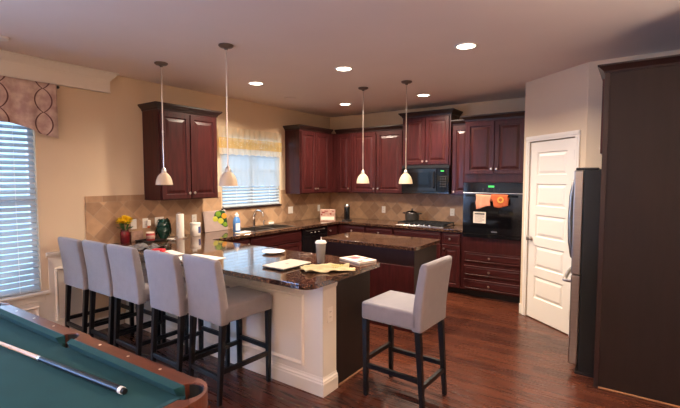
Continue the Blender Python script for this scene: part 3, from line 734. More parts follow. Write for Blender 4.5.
# refrigerator
FY0, FY1 = -2.39, -1.575
t = thing('refrigerator', 'stainless bottom-freezer refrigerator with dark side beside the pantry door', 'refrigerator', (4.31, (FY0+FY1)/2, 0))
hw = (FY1-FY0)/2
b = MB(); b.box((0, -hw, .03), (.80, hw, 1.69), .004); b.build('body', 'fridgeside', t)
b = MB(); b.box((-.07, -hw, .835), (-.003, -.003, 1.69), .008, 2); d1 = b.build('door', 'steel', t)
b = MB(); b.box((-.07, .003, .835), (-.003, hw, 1.69), .008, 2); d2 = b.build('door', 'steel', t)
b = MB(); b.box((-.07, -hw, .08), (-.003, hw, .827), .008, 2); fz = b.build('freezer_drawer', 'steel', t)
for dd, yy in ((d1, -.045), (d2, .045)):
    b = MB(); b.tube([(-.07, yy, .90), (-.105, yy, .92), (-.125, yy, 1.05), (-.132, yy, 1.26), (-.125, yy, 1.47), (-.105, yy, 1.60), (-.07, yy, 1.62)], .016, 10); b.build('handle', 'steel', dd, smooth=True)
b = MB(); b.tube([(-.07, -hw+.08, .76), (-.125, -hw+.08, .765), (-.135, 0, .765), (-.125, hw-.08, .765), (-.07, hw-.08, .76)], .016, 10); b.build('handle', 'steel', fz, smooth=True)
for yy in (-hw+.05, hw-.05):
    b = MB(); b.box((-.06, yy-.045, 1.6905), (.10, yy+.045, 1.71), .005); b.build('hinge_cover', 'blackmat', t)
b = MB(); b.box((-.02, -hw+.01, .0), (.70, hw-.01, .03)); b.build('base_grille', 'blackmat', t)
# side panel + over fridge cabinet
PY0 = -2.55
t = thing('fridge_enclosure_panel', 'tall dark brown side panel with crown hiding the refrigerator on the right', 'cabinet panel', (4.44, PY0, 0))
b = MB(); b.box((0, 0, 0.012), (XR-4.44-.002, .022, 2.42)); b.build('panel', 'panel', t)
b = MB(); b.box((-.004, -.003, 0.002), (.03, .025, 2.42), .002); b.build('edge_strip', 'cherrydk', t)
b = MB(); b.box((.03, -.006, 0.001), (XR-4.44-.004, 0, .014), .002); b.build('base_strip', mat('bare_wood_edge', hexlin(170, 122, 84), .5, var=.1), t)
b = MB(); b.sweep([(-.0, .95), (0, 0), (XR-4.44-.055, 0)], [(0, 0), (.008, 0), (.012, .014), (.026, .028), (.042, .042), (.050, .046), (.050, .058), (0, .058)], z=2.405)
b.build('crown_moulding', 'cherrydk', t)
cabinet('over_fridge_cabinet', 'dark cherry cabinet mounted above the refrigerator', (XR-.003, FY1+.018), -RZ, FY1+.016-(PY0+.024), .855, 1.80, 2.40, pair(FY1+.016-(PY0+.024), 1.80, 2.40, m=.006))

# cooktop
t = thing('gas_cooktop', 'stainless gas cooktop with black grates on the back worktop', 'cooktop', (2.06, -.34, .914))
b = MB(); b.box((-.375, -.25, .0005), (.375, .25, .010), .004, 2); b.build('tray', 'black', t)
b = MB(); b.box((-.375, -.252, .0005), (.375, -.215, .0115), .003); b.build('control_strip', 'steel', t)
for k, (x, y, r_) in enumerate(((-.25, .12, .04), (-.25, -.12, .035), (0, 0, .05), (.25, .12, .035), (.25, -.12, .04))):
    b = MB(); b.lathe([(r_+.012, .010), (r_+.012, .016), (r_, .020), (r_, .026), (r_*.9, .030), (0, .030)], (x, y, 0), 18); b.build('burner', 'iron', t, smooth=True)
for gx in (-.25, 0, .25):
    b = MB()
    for yy in (-.21, .21): b.box((gx-.115, yy-.006, .035), (gx+.115, yy+.006, .047))
    for xx in (-.109, .109): b.box((gx+xx-.006, -.21, .035), (gx+xx+.006, .21, .047))
    b.box((gx-.005, -.21, .035), (gx+.005, .21, .049))
    for yy in (-.12, 0, .12): b.box((gx-.11, yy-.005, .035), (gx+.11, yy+.005, .049))
    for xx in (-.109, .109):
        for yy in (-.205, .205): b.box((gx+xx-.006, yy-.006, .010), (gx+xx+.006, yy+.006, .036))
    b.build('grate', 'iron', t)
for k in range(5):
    b = MB(); b.lathe([(.017, .010), (.017, .022), (.014, .032), (0, .033)], (-.16+k*.08, -.232, 0), 12); b.build('knob', 'chrome', t, smooth=True)
# pot
t = thing('cooking_pot', 'dark two-handled pot with lid on the left burner', 'pot', (1.80, -.27, .9635))
t.scale = (1.12, 1.12, 1.12)
b = MB(); b.lathe([(0, 0), (.088, 0), (.096, .008), (.098, .105), (.102, .108), (.096, .110), (.092, .104), (0, .10)], n=28, cap=False); b.build('body', 'stone', t, smooth=True)
b = MB(); b.lathe([(.100, .110), (.098, .116), (.07, .132), (.03, .140), (0, .142)], n=28, cap=True); l = b.build('lid', 'chrome', t, smooth=True)
b = MB(); b.lathe([(.008, .141), (.008, .150), (.018, .156), (.018, .164), (0, .167)], n=12); b.build('lid_knob', 'blackplastic', l, smooth=True)
for s_ in (-1, 1):
    b = MB(); b.tube([(s_*.095, -.03, .095), (s_*.128, -.028, .10), (s_*.134, 0, .102), (s_*.128, .028, .10), (s_*.095, .03, .095)], .007, 8); b.build('handle', 'blackplastic', t, smooth=True)

# ------------------------------------------------------------------ lights
def downlight(x, y, label):
    t = thing('recessed_light', label, 'ceiling light', (x, y, H))
    b = MB(); b.lathe([(.072, -.001), (.078, -.008), (.094, -.006), (.097, -.001)], n=32, cap=False); b.build('trim_ring', 'white', t, smooth=True)
    b = MB(); b.lathe([(0, -.0035), (.073, -.0035), (.073, -.002), (0, -.002)], n=32, cap=False); b.build('lens', 'fluoro', t)
    l = bpy.data.lights.new('recessed_lamp', 'AREA'); l.shape = 'DISK'; l.size = .14; l.energy = 31; l.color = (1, .84, .66); l.spread = math.radians(150)
    o = bpy.data.objects.new('recessed_lamp', l); COL.objects.link(o); o.parent = t; o.location = (0, 0, -.012)
downlight(3.44, -2.72, 'recessed ceiling light nearest the pantry, largest and furthest right')
downlight(2.18, -2.71, 'recessed ceiling light in the middle, above the island front')
downlight(.96, -2.76, 'recessed ceiling light furthest left, near the hanging cabinet')
downlight(1.03, -1.01, 'recessed ceiling light closest to the kitchen corner')
downlight(2.28, -.97, 'recessed ceiling light above the microwave cabinet')
def pendant():
    t = thing('pendant_light', 'x', 'pendant light', (0, 0, H), 0, 'pendant lights on thin rods')
    b = MB(); b.lathe([(.062, -.001), (.062, -.010), (.050, -.020), (.018, -.028), (.012, -.040), (0, -.042)], n=24); b.build('canopy', 'darknickel', t, smooth=True)
    b = MB(); b.tube([(0, 0, -.035), (0, 0, -1.02)], .0055, 8)
    for z in (-.33, -.66): b.lathe([(.0075, z-.012), (.0085, z), (.0075, z+.012)], n=10)
    b.build('rod', 'nickel', t, smooth=True)
    b = MB(); b.lathe([(.007, -1.01), (.015, -1.02), (.022, -1.035), (.025, -1.06), (.020, -1.062)], n=18); b.build('socket_cap', 'nickel', t, smooth=True)
    b = MB(); b.lathe([(.022, -1.058), (.042, -1.075), (.060, -1.10), (.072, -1.13), (.079, -1.165), (.081, -1.180), (.077, -1.180), (.075, -1.165), (.068, -1.13), (.056, -1.10), (.039, -1.079), (.019, -1.062)], n=28, cap=False)
    b.build('glass_shade', 'shade', t, smooth=True, ang=60)
    b = MB(); b.lathe([(.012, -1.06), (.012, -1.075), (.022, -1.10), (.024, -1.12), (.014, -1.138), (0, -1.142)], n=14, cap=False); b.build('bulb', 'white', t, smooth=True)
    return t
PL = [((.85, -3.90), 'leftmost pendant light with frosted bell shade, before the hanging cabinet'), ((1.80, -3.90), 'second pendant from the left, frosted shade before the sink window'),
      ((1.86, -1.825), 'third pendant from the left, cream shade in front of wide cabinet'), ((2.45, -1.825), 'rightmost pendant light, cream shade overlapping the microwave edge')]
p0 = pendant()
for i, ((x, y), lb) in enumerate(PL):
    p = p0 if i == 0 else dup(p0, (x, y, H), 0, lb)
    p.location = (x, y, H); p['label'] = lb
    p['group'] = 'pendant lights on thin rods'
for x, y, r_, lb in ((.67, -1.84, .085, 'round white ceiling speaker grille above the sink'), (.50, -5.06, .055, 'white smoke detector on ceiling above the dining window')):
    t = thing('ceiling_speaker' if r_ > .08 else 'smoke_detector', lb, 'ceiling speaker' if r_ > .08 else 'smoke detector', (x, y, H))
    b = MB(); b.lathe([(r_, -.001), (r_, -.010), (r_*.92, -.018 if r_ < .08 else -.012), (r_*.5, -.022 if r_ < .08 else -.013), (0, -.022 if r_ < .08 else -.013)], n=28); b.build('cover', 'white' if r_ < .08 else 'ceiling', t, smooth=True)

# ------------------------------------------------------------------ bar stools
SW, SD, ZB, ZS, ZT = .42, .49, .585, .715, 1.055
def stool():
    t = thing('bar_stool', 'x', 'bar stool')
    b = MB(); b.box((-SW/2, -SD/2+.02, ZB), (SW/2, SD/2, ZS), .022, 4); b.build('seat', 'fabric', t, smooth=True, ang=180)
    b = MB(); n = 9; rows = []
    zz = [ZB-.008, ZB+.03, ZS, ZS+.10, ZS+.20, ZT-.04, ZT-.012, ZT]
    for i in range(n+1):
        u = -1+2*i/n; rowf = []; rowb = []
        for k, z in enumerate(zz):
            f = max(0, (z-ZS+.05)/(ZT-ZS+.05)); curve = .012*(1-u*u)*f
            yb = -SD/2-.048*f**1.3-curve; th = .072-.012*f
            if k == len(zz)-1: th -= .03; yb -= -.014
            elif k == len(zz)-2: th -= .012; yb += .005
            ux = u*(SW/2)*(1+.0*f)
            rowf.append((ux, yb+th, z+.006*(1-u*u)*(k > 5))); rowb.append((ux, yb, z+.006*(1-u*u)*(k > 5)))
        rows.append(rowb+rowf[::-1])
    R = [[b.v(p) for p in r_] for r_ in rows]; K = len(R[0])
    for A, B in zip(R, R[1:]):
        for k in range(K): b.bm.faces.new((A[k], A[(k+1) % K], B[(k+1) % K], B[k]))
    b.bm.faces.new(R[0]); b.bm.faces.new(R[-1][::-1])
    o = b.build('backrest', 'fabric', t, smooth=True, bevel=.012, ang=180)
    lx, ly = SW/2-.026, SD/2-.028
    for sx in (-1, 1):
        for sy in (-1, 1):
            b = MB(); top = (sx*lx, sy*ly if sy > 0 else -ly+.005, ZB+.004); bot = (sx*lx, (ly-.004) if sy > 0 else -ly-.035, 0)
            b.bar(bot, top, .030, .030, .042, .042, bev=.003); b.build('leg', 'stoolwood', t)
    yb = lambda z: (-ly+.005)*(z/ZB)+(-ly-.035)*(1-z/ZB)
    def st(z, a, c, th=.026, h=.034):
        b = MB(); d = Vector(c)-Vector(a); 
        if abs(d.x) > abs(d.y): b.box((a[0], a[1]-th/2, z-h/2), (c[0], c[1]+th/2, z+h/2), .002)
        else: b.box((a[0]-th/2, a[1], z-h/2), (c[0]+th/2, c[1], z+h/2), .002)
        b.build('stretcher', 'stoolwood', t)
    st(.19, (-lx+.015, yb(.19)), (lx-.015, yb(.19))); st(.28, (-lx+.015, ly-.002), (lx-.015, ly-.002))
    for sx in (-1, 1): st(.235, (sx*lx, yb(.235)+.014), (sx*lx, ly-.014))
    return t
ST = [(.262, -4.265, 0, 'grey upholstered bar stool closest to the dining window, first of the row'),
      (.692, -4.232, -.01, 'grey bar stool second from the window wall, standing in the row'),
      (1.118, -4.215, 0, 'grey bar stool in the middle of the row, facing the red packets'),
      (1.668, -4.195, -.02, 'grey bar stool with a gap on its left, fourth from the window'),
      (2.103, -4.145, -.06, 'grey bar stool at the right end of the row, next to the cream panel corner'),
      (3.27, -3.50, 1.53, 'grey bar stool standing alone at the end of the peninsula, turned sideways')]
s0 = stool()
for i, (x, y, a, lb) in enumerate(ST):
    s_ = s0 if i == 0 else dup(s0, (x, y, 0), a, lb)
    s_.location = (x, y, 0); s_.rotation_euler = (0, 0, a); s_['label'] = lb
    s_['group'] = 'bar stools at the peninsula'

# ------------------------------------------------------------------ pool table
PA = math.radians(2.3)
t = thing('pool_table', 'pool table with teal green cloth and brown wooden rails in the foreground', 'pool table', (2.283, -5.879, 0), PA)
PLx, PLy = .98, .49; CW = .036; RWd = .066
bed_z = .757; rz0, rz1 = .735, .80
pock = [(sx*(PLx+.012), sy*(PLy+.012), .060) for sx in (-1, 1) for sy in (-1, 1)]+[(0, s_*(PLy+.040), .052) for s_ in (-1, 1)]
# outer outline with rounded corners, slight swelling at the side pockets
X1, Y1 = PLx+CW+RWd, PLy+CW+RWd
rr_ = .13
outl = []
for cx, cy, a0 in ((X1-rr_, -Y1+rr_, -90), (X1-rr_, Y1-rr_, 0)): outl += arc(cx, cy, rr_, a0, a0+90, 10)
outl += [(.10, Y1), (.06, Y1+.010), (-.06, Y1+.010), (-.10, Y1)]
for cx, cy, a0 in ((-X1+rr_, Y1-rr_, 90), (-X1+rr_, -Y1+rr_, 180)): outl += arc(cx, cy, rr_, a0, a0+90, 10)
outl += [(-.10, -Y1), (-.06, -Y1-.010), (.06, -Y1-.010), (.10, -Y1)]
# inner edge of wood with bites
def inner():
    X, Y = PLx+CW, PLy+CW; pts = []
    def corner(sx, sy):
        cx, cy, r_ = sx*(PLx+.012), sy*(PLy+.012), .064
        # arc bulging outward between hits with the two inner edges
        dx = math.sqrt(max(0, r_*r_-(Y-abs(cy))**2)); dy = math.sqrt(max(0, r_*r_-(X-abs(cx))**2))
        p1 = Vector((cx-sx*dx, sy*Y)); p2 = Vector((sx*X, cy-sy*dy))
        a1 = math.atan2(p1.y-cy, p1.x-cx); a2 = math.atan2(p2.y-cy, p2.x-cx)
        return (cx, cy, r_, a1, a2)
    def run(c, rev):
        cx, cy, r_, a1, a2 = c
        if rev: a1, a2 = a2, a1
        while a2-a1 > PI: a2 -= 2*PI
        while a2-a1 < -PI: a2 += 2*PI
        # choose outward arc
        mid = (a1+a2)/2
        if math.cos(mid)*cx+math.sin(mid)*cy < 0:
            a2 += 2*PI if a2 < a1 else -2*PI
        return [(cx+r_*math.cos(a1+(a2-a1)*i/10), cy+r_*math.sin(a1+(a2-a1)*i/10)) for i in range(11)]
    def side(sy, x_to_neg):
        r_ = .055; cy = (PLy+.030); dx = math.sqrt(r_*r_-(Y-cy)**2)
        a = math.atan2(Y-cy, dx); res = [(r_*math.cos(a+(PI-2*a)*i/8), sy*(cy+r_*math.sin(a+(PI-2*a)*i/8))) for i in range(9)]
        return res if x_to_neg else res[::-1]
    pts += run(corner(1, 1), True); pts += side(1, True); pts += run(corner(-1, 1), False)
    pts += run(corner(-1, -1), True); pts += side(-1, False); pts += run(corner(1, -1), False)
    return pts
inn = inner()
b = MB(); b.prism(outl, rz0, rz1, [inn]); b.build('wood_rail', 'rail', t, bevel=.014)
# leather corner castings
for sx in (-1, 1):
    for sy in (-1, 1):
        cx, cy = sx*(X1-rr_), sy*(Y1-rr_); a0 = math.degrees(math.atan2(sy, sx))
        oa = arc(cx, cy, rr_+.003, a0-52, a0+52, 14); pc = (sx*(PLx+.012), sy*(PLy+.012))
        ia = arc(pc[0], pc[1], .066, a0-75, a0+75, 14)
        b = MB(); b.prism(oa+ia[::-1], rz0-.03, rz1+.003); b.build('corner_casting', 'leather', t, bevel=.012)
# bed cloth
def circ(cx, cy, r_, n=18): return [(cx+r_*math.cos(2*PI*i/n), cy+r_*math.sin(2*PI*i/n)) for i in range(n)]
bedpoly = []
Xb, Yb = PLx+CW+.004, PLy+CW+.004
b = MB(); b.prism([(Xb-.075, -Yb), (Xb, -Yb+.075), (Xb, Yb-.075), (Xb-.075, Yb)]+[(.045, Yb), (.03, Yb-.03), (-.03, Yb-.03), (-.045, Yb)]+[(-Xb+.075, Yb), (-Xb, Yb-.075), (-Xb, -Yb+.075), (-Xb+.075, -Yb)]+[(-.045, -Yb), (-.03, -Yb+.03), (.03, -Yb+.03), (.045, -Yb)], bed_z-.02, bed_z)
b.build('bed_cloth', 'felt', t)
# cushions (trapezoid in plan, wedge in section)
def cushion(p, q, out):   # p,q nose ends in plan ; out = outward unit vector
    p, q, out = Vector(p), Vector(q), Vector(out); d = (q-p).normalized()
    A = p-d*.026+out*CW; B = q+d*.026+out*CW
    b = MB()
    zt, zn = rz1+.001, rz1-.006
    P = [(A.x, A.y, bed_z+.001), (B.x, B.y, bed_z+.001), (q.x+out.x*.016, q.y+out.y*.016, bed_z+.001), (p.x+out.x*.016, p.y+out.y*.016, bed_z+.001),
         (A.x, A.y, zt), (B.x, B.y, zt), (q.x, q.y, zn), (p.x, p.y, zn)]
    b.hexa(P, .003, 2); b.build('cushion', 'felt', t)
for sy in (-1, 1):
    cushion((-PLx+.055, sy*PLy), (-.058, sy*PLy), (0, sy)); cushion((.058, sy*PLy), (PLx-.055, sy*PLy), (0, sy))
for sx in (-1, 1): cushion((sx*PLx, -PLy+.055), (sx*PLx, PLy-.055), (sx, 0))
for cx, cy, r_ in pock:
    b = MB(); b.lathe([(r_+.004, .752), (r_+.003, .72), (r_-.006, .64), (r_*.6, .60), (0, .59)], (cx, cy, 0), 20, cap=False)
    corner = abs(cx) > .1; a0 = math.degrees(math.atan2(cy, cx)) if not corner else (45 if cx > 0 else 135)*(1 if cy > 0 else -1)
    pcx, pcy, ro, sp_ = (cx, cy, .0658, 88) if corner else (0, math.copysign(PLy+.030, cy), .0546, 62)
    oa = arc(pcx, pcy, ro, a0-sp_, a0+sp_, 16); ia = arc(pcx, pcy, ro-.005, a0-sp_, a0+sp_, 16)
    b.prism(oa+ia[::-1], .735, rz1-.004); o = b.build('pocket', 'blackmat', t)
# diamonds
for sy in (-1, 1):
    for k in (1, 2, 3, 5, 6, 7):
        x = -PLx+2*PLx*k/8
        b = MB(); b.lathe([(.0065, rz1-.002), (.0065, rz1+.0008), (0, rz1+.001)], (x, sy*(PLy+CW+RWd*.52), 0), 12); b.build('sight_dot', 'pearl', t)
for sx in (-1, 1):
    for k in (1, 2, 3):
        b = MB(); b.lathe([(.0065, rz1-.002), (.0065, rz1+.0008), (0, rz1+.001)], (sx*(PLx+CW+RWd*.52), -PLy+2*PLy*k/4, 0), 12); b.build('sight_dot', 'pearl', t)
b = MB(); b.hexa([(-X1+.09, -Y1+.09, .48), (X1-.09, -Y1+.09, .48), (X1-.09, Y1-.09, .48), (-X1+.09, Y1-.09, .48), (-X1+.03, -Y1+.03, .5895), (X1-.03, -Y1+.03, .5895), (X1-.03, Y1-.03, .5895), (-X1+.03, Y1-.03, .5895)]); b.build('cabinet_base', 'rail', t)
b = MB(); b.sweep([(-X1+.03, -Y1+.03), (X1-.03, -Y1+.03), (X1-.03, Y1-.03), (-X1+.03, Y1-.03)], [(0, .59), (0, .735), (-.018, .735), (-.018, .59)], closed=True); b.build('apron', 'rail', t)
for sx in (-1, 1):
    for sy in (-1, 1):
        b = MB(); b.bar((sx*(X1-.22), sy*(Y1-.20), 0), (sx*(X1-.20), sy*(Y1-.18), .48), .12, .12, .17, .17, .006); b.build('leg', 'rail', t)
# cue
p, q = Vector((2.997, -5.452, .7735)), Vector((2.997-1.44*.9948, -5.452-1.44*.1023, .7635))
t = thing('pool_cue', 'pool cue with black butt and light maple shaft lying on the cloth', 'pool cue', p)
L = q-p; U = lambda s_: L*s_
b = MB(); b.tube([U(.014), U(.44)], [.0148, .0112], 14); b.build('butt', 'cueblack', t, smooth=True)
b = MB(); b.tube([U(.001), U(.014)], [.0150, .0149], 14); b.build('butt_ring', 'white', t, smooth=True)
b = MB(); b.tube([U(-.008), U(.001)], [.0115, .0130], 14); b.build('bumper', 'blackplastic', t, smooth=True)
b = MB(); b.tube([U(.44), U(.452)], [.0113, .0112], 14); b.build('joint_collar', 'nickel', t, smooth=True)
b = MB(); b.tube([U(.452), U(.985)], [.0110, .0065], 14); b.build('shaft', 'maple', t, smooth=True)
b = MB(); b.tube([U(.985), U(1.0)], [.0066, .0065], 12); b.build('ferrule_tip', 'white', t, smooth=True)

# ------------------------------------------------------------------ curtains
def valance_mesh(b, y0, y1, ztop, zbot, x, amp, waves, nz=10, ny=80):
    rows = []
    for i in range(ny+1):
        y = y0+(y1-y0)*i/ny; row = []
        for k in range(nz+1):
            f = k/nz; z = ztop+(zbot(y)-ztop)*f
            row.append(b.v((x+amp*(.4+.6*f)*math.sin(y*waves)+amp*.35*f*math.sin(y*waves*2.3+1), y, z)))
        rows.append(row)
    for A, B in zip(rows, rows[1:]):
        for k in range(nz): b.bm.faces.new((A[k], B[k], B[k+1], A[k+1]))
def valance_mat():
    m = mat('printed_valance_fabric', hexlin(198, 170, 158), .9, sheen=.2); nt = m.node_tree; b = nt.nodes['Principled BSDF']
    tc = nt.nodes.new('ShaderNodeTexCoord'); sx = nt.nodes.new('ShaderNodeSeparateXYZ'); nt.links.new(tc.outputs['Object'], sx.inputs[0])
    def math_(op, a, c=None, d=None):
        n = nt.nodes.new('ShaderNodeMath'); n.operation = op
        for i, v_ in enumerate((a, c, d)):
            if v_ is None: continue
            if isinstance(v_, (int, float)): n.inputs[i].default_value = v_
            else: nt.links.new(v_, n.inputs[i])
        return n.outputs[0]
    # ogee lattice: two mirrored sine lines per column; dark where |y - (col +- a*|sin|)| is small
    per = .34; hz = .22
    yy = math_('MODULO', math_('ADD', sx.outputs[1], 20+.11), per); yy = math_('ABSOLUTE', math_('SUBTRACT', yy, per/2))
    zz = math_('ABSOLUTE', math_('SINE', math_('MULTIPLY', math_('SUBTRACT', sx.outputs[2], 2.24), PI/hz)))
    zz = math_('POWER', zz, .7)
    w_ = math_('MULTIPLY', zz, .068)
    dd = math_('ABSOLUTE', math_('SUBTRACT', yy, w_))
    ln = math_('LESS_THAN', dd, .0065)
    n = nt.nodes.new('ShaderNodeTexNoise'); n.inputs['Scale'].default_value = 14; n.inputs['Detail'].default_value = 4; nt.links.new(tc.outputs['Object'], n.inputs['Vector'])
    r = nt.nodes.new('ShaderNodeValToRGB'); r.color_ramp.elements[0].position = .35; r.color_ramp.elements[0].color = hexlin(176, 146, 138); r.color_ramp.elements[1].position = .65; r.color_ramp.elements[1].color = hexlin(208, 184, 170)
    nt.links.new(n.outputs[0], r.inputs[0])
    mx = nt.nodes.new('ShaderNodeMix'); mx.data_type = 'RGBA'; nt.links.new(ln, mx.inputs[0]); nt.links.new(r.outputs[0], mx.inputs[6]); mx.inputs[7].default_value = hexlin(96, 60, 58)
    nt.links.new(mx.outputs[2], b.inputs['Base Color']); return m
M['valance'] = valance_mat()
t = thing('window_valance', 'pinkish valance with brown ogee print and scalloped hem on the dining window', 'valance', (0, 0, 0))
def zb1(y):
    u = (-4.53-y)   # distance from right end
    if u < .13: return 2.005+.03*(u/.13)
    return 2.035+.085*math.sin(min(1, (u-.13)/.30)*PI*.5) if u < .43 else 2.06+.06*abs(math.cos((u-.43)*PI/.85))
b = MB(); valance_mesh(b, -6.75, -4.525, 2.515, zb1, .105, .010, 34, ny=150)
o = b.build('fabric', 'valance', t, smooth=True, ang=180); sd = o.modifiers.new('solid', 'SOLIDIFY'); sd.thickness = .003
t = thing('curtain_rod', 'thin dark curtain rod with ball finial above the dining window', 'curtain rod', (.088, -4.52, 2.495))
b = MB(); b.tube([(0, 0, 0), (0, -2.24, 0)], .007, 8); b.build('rod', 'blackmat', t, smooth=True)
b = MB(); b.lathe([(0, -.004), (.008, -.002), (.015, .008), (.015, .016), (.008, .026), (0, .028)], (0, 0, 0), 12, 'y', cap=False); b.build('finial', 'blackmat', t, smooth=True)
b = MB(); b.box((-.052, -.03, -.01), (-.004, -.02, .004)); b.box((-.052, -2.15, -.01), (-.004, -2.14, .004)); b.build('bracket', 'blackmat', t)
# sink window valance: cream header ruffle, gold band, lace edge, sheer panels
t = thing('window_valance', 'sheer cream valance with sequinned gold band over the sink window', 'valance', (0, 0, 0))
rnd = random.Random(3)
b = MB(); valance_mesh(b, -2.60, -1.37, 2.325, lambda y: 2.175, .060, .010, 60, 5, 160); o = b.build('header_ruffle', 'sheer', t, smooth=True, ang=180)
b = MB(); valance_mesh(b, -2.60, -1.37, 2.180, lambda y: 2.035, .068, .009, 60, 5, 160); o = b.build('gold_band', 'gold', t, smooth=True, ang=180)
b = MB()
for k in range(70):
    y = -2.58+1.2*rnd.random(); z = 2.06+.11*rnd.random(); b.box((.083, y-.004, z-.004), (.085, y+.004, z+.004))
b.build('sequins', 'pearl', o)
b = MB(); valance_mesh(b, -2.60, -1.37, 2.038, lambda y: 1.945+.012*abs(math.sin(y*26)), .066, .011, 60, 5, 200); b.build('lace_edge', 'sheer', t, smooth=True, ang=180)
b = MB(); valance_mesh(b, -2.56, -1.39, 1.98, lambda y: 1.50+.01*math.sin(y*31), .042, .006, 42, 8, 160); b.build('sheer_panel', 'sheerw', t, smooth=True, ang=180)

# ------------------------------------------------------------------ things on the worktop
CZT = .9145
def at(x, y, z=CZT): return (x, y, z)
# plate
t = thing('plate', 'round white rimmed plate on the peninsula behind the laptop', 'plate', at(1.86, -3.42))
b = MB(); b.lathe([(0, 0), (.06, 0), (.07, .004), (.108, .017), (.110, .020), (.106, .020), (.068, .008), (0, .006)], n=32, cap=False); b.build('dish', 'ceramic', t, smooth=True)
# laptop (closed)
t = thing('laptop', 'closed silver laptop lying on the peninsula near its end', 'laptop', at(2.365, -3.785), PI/2-.02)
b = MB(); b.box((-.165, -.115, .003), (.165, .115, .012), .003, 2); b.build('base', 'darkgrey', t)
b = MB(); b.box((-.166, -.116, .0125), (.166, .116, .021), .004, 3); l = b.build('lid', 'laptop', t)
b = MB(); b.lathe([(.014, .021), (.014, .0216), (0, .0216)], (0, 0, 0), 20); b.build('round_mark', 'steel', l)
b = MB(); [b.lathe([(.006, 0), (.006, .003), (0, .003)], (x, y, 0), 8) for x in (-.14, .14) for y in (-.09, .09)]; b.build('feet', 'blackmat', t)
# tumbler
t = thing('tumbler', 'tall clear plastic tumbler with white lid and straw behind the yellow cloth', 'cup', at(2.505, -3.52))
b = MB(); b.lathe([(0, .002), (.026, .0), (.029, .004), (.041, .155), (.039, .155), (.027, .008), (0, .008)], n=28, cap=False); c_ = b.build('cup_body', 'clear', t, smooth=True)
b = MB(); b.lathe([(.044, .150), (.045, .158), (.040, .162), (.036, .170), (0, .170)], n=28); b.build('lid', 'white', t, smooth=True)
b = MB(); b.tube([(-.004, 0, .012), (.004, .0, .198)], .0042, 8); b.build('straw', 'white', t, smooth=True)
Md = Matrix.Rotation(math.radians(-55), 4, 'Z')
for k, (a, z, wd_, h_) in enumerate(((-32, .092, .008, .030), (-22, .104, .010, .006), (14, .092, .006, .030), (26, .106, .013, .006), (26, .092, .010, .006), (26, .078, .013, .006))):
    b = MB(Matrix.Rotation(math.radians(a-55), 4, 'Z')); r_ = .0375+.0 ; b.box((-wd_/2, -r_-.0005, z-h_/2), (wd_/2, -r_+.002, z+h_/2)); b.build('print_mark', 'cardgrey', c_)
t.scale = (1.08, 1.08, 1.10)
# eyeglasses
t = thing('eyeglasses', 'folded thin wire glasses lying behind the laptop', 'glasses', at(2.215, -3.375), .5)
for s_ in (-1, 1):
    b = MB(Matrix.Translation((s_*.033, 0, .018)) @ Matrix.Rotation(.15*s_, 4, 'Z')); b.tube([(.026*math.cos(a), 0, .017*math.sin(a)) for a in [2*PI*k/16 for k in range(17)]], .0017, 6); b.build('lens_rim', 'chrome', t, smooth=True)
b = MB(); b.tube([(-.008, 0, .022), (0, -.002, .026), (.008, 0, .022)], .0015, 6); b.build('bridge', 'chrome', t)
for s_ in (-1, 1): b = MB(); b.tube([(s_*.06, .0, .022), (s_*.058, .03, .012), (-s_*.03, .045+.006*s_, .003)], .0017, 6); b.build('temple', 'chrome', t)
# magazine
t = thing('magazine', 'pale magazine with red cover picture at the far end of the peninsula', 'magazine', at(2.715, -3.272), -.30)
b = MB(); b.box((-.135, -.095, 0.0), (.135, .095, .016), .002); b.build('pages', 'paper', t)
b = MB(); b.box((-.137, -.097, .0162), (.137, .097, .018), .0008); c_ = b.build('cover', 'magcover', t)
b = MB(); b.lathe([(.05, .018), (.048, .0188), (0, .0188)], (-.05, .01, 0), 14); b.box((-.11, -.04, .018), (.0, .05, .0186)); b.build('cover_picture', 'magred', c_)
b = MB(); b.box((.03, .03, .018), (.06, .08, .0186)); b.box((.075, -.08, .018), (.12, -.02, .0184)); b.build('cover_print', 'cardgrey', c_)
# yellow cloth: rumpled sheet
def crumple(name, label, cat, loc, rz, wx, wy, m, seed, hgt=.02, n=26, thick=.004):
    t = thing(name, label, cat, loc, rz); b = MB(); V = []
    for i in range(n+1):
        row = []
        for j in range(n+1):
            u, v_ = i/n*2-1, j/n*2-1
            nz = noise.noise(Vector((u*2.2+seed, v_*2.2, seed)))
            n2 = noise.noise(Vector((u*5+seed, v_*5, seed+5)))
            e = noise.noise(Vector((seed*3+u*1.5, v_*1.5, 9)))
            x = u*wx/2*(1+.14*e+.04*n2); y = v_*wy/2*(1+.14*noise.noise(Vector((v_*1.7, u*1.4, seed)))+.04*n2)
            row.append(b.v((x, y, .004+max(0, nz+.25)*hgt+max(0, n2)*hgt*.5)))
        V.append(row)
    for i in range(n):
        for j in range(n): b.bm.faces.new((V[i][j], V[i+1][j], V[i+1][j+1], V[i][j+1]))
    o = b.build('cloth', m, t, smooth=True, ang=180)
    sd = o.modifiers.new('solid', 'SOLIDIFY'); sd.thickness = thick; sd.offset = -1
    return t
t = crumple('kitchen_cloth', 'crumpled pale yellow cloth near the rounded corner of the peninsula', 'cloth', at(2.715, -3.715), .87, .38, .21, 'ytowel', 2.3, .028)
b = MB()
for i in range(6): b.tube([(.04+.016*i, -.06+.01*i, .026), (.05+.016*i, -.01, .034), (.046+.016*i, .04, .028)], .0035, 6)
b.build('lime_print', 'lime', t, smooth=True)
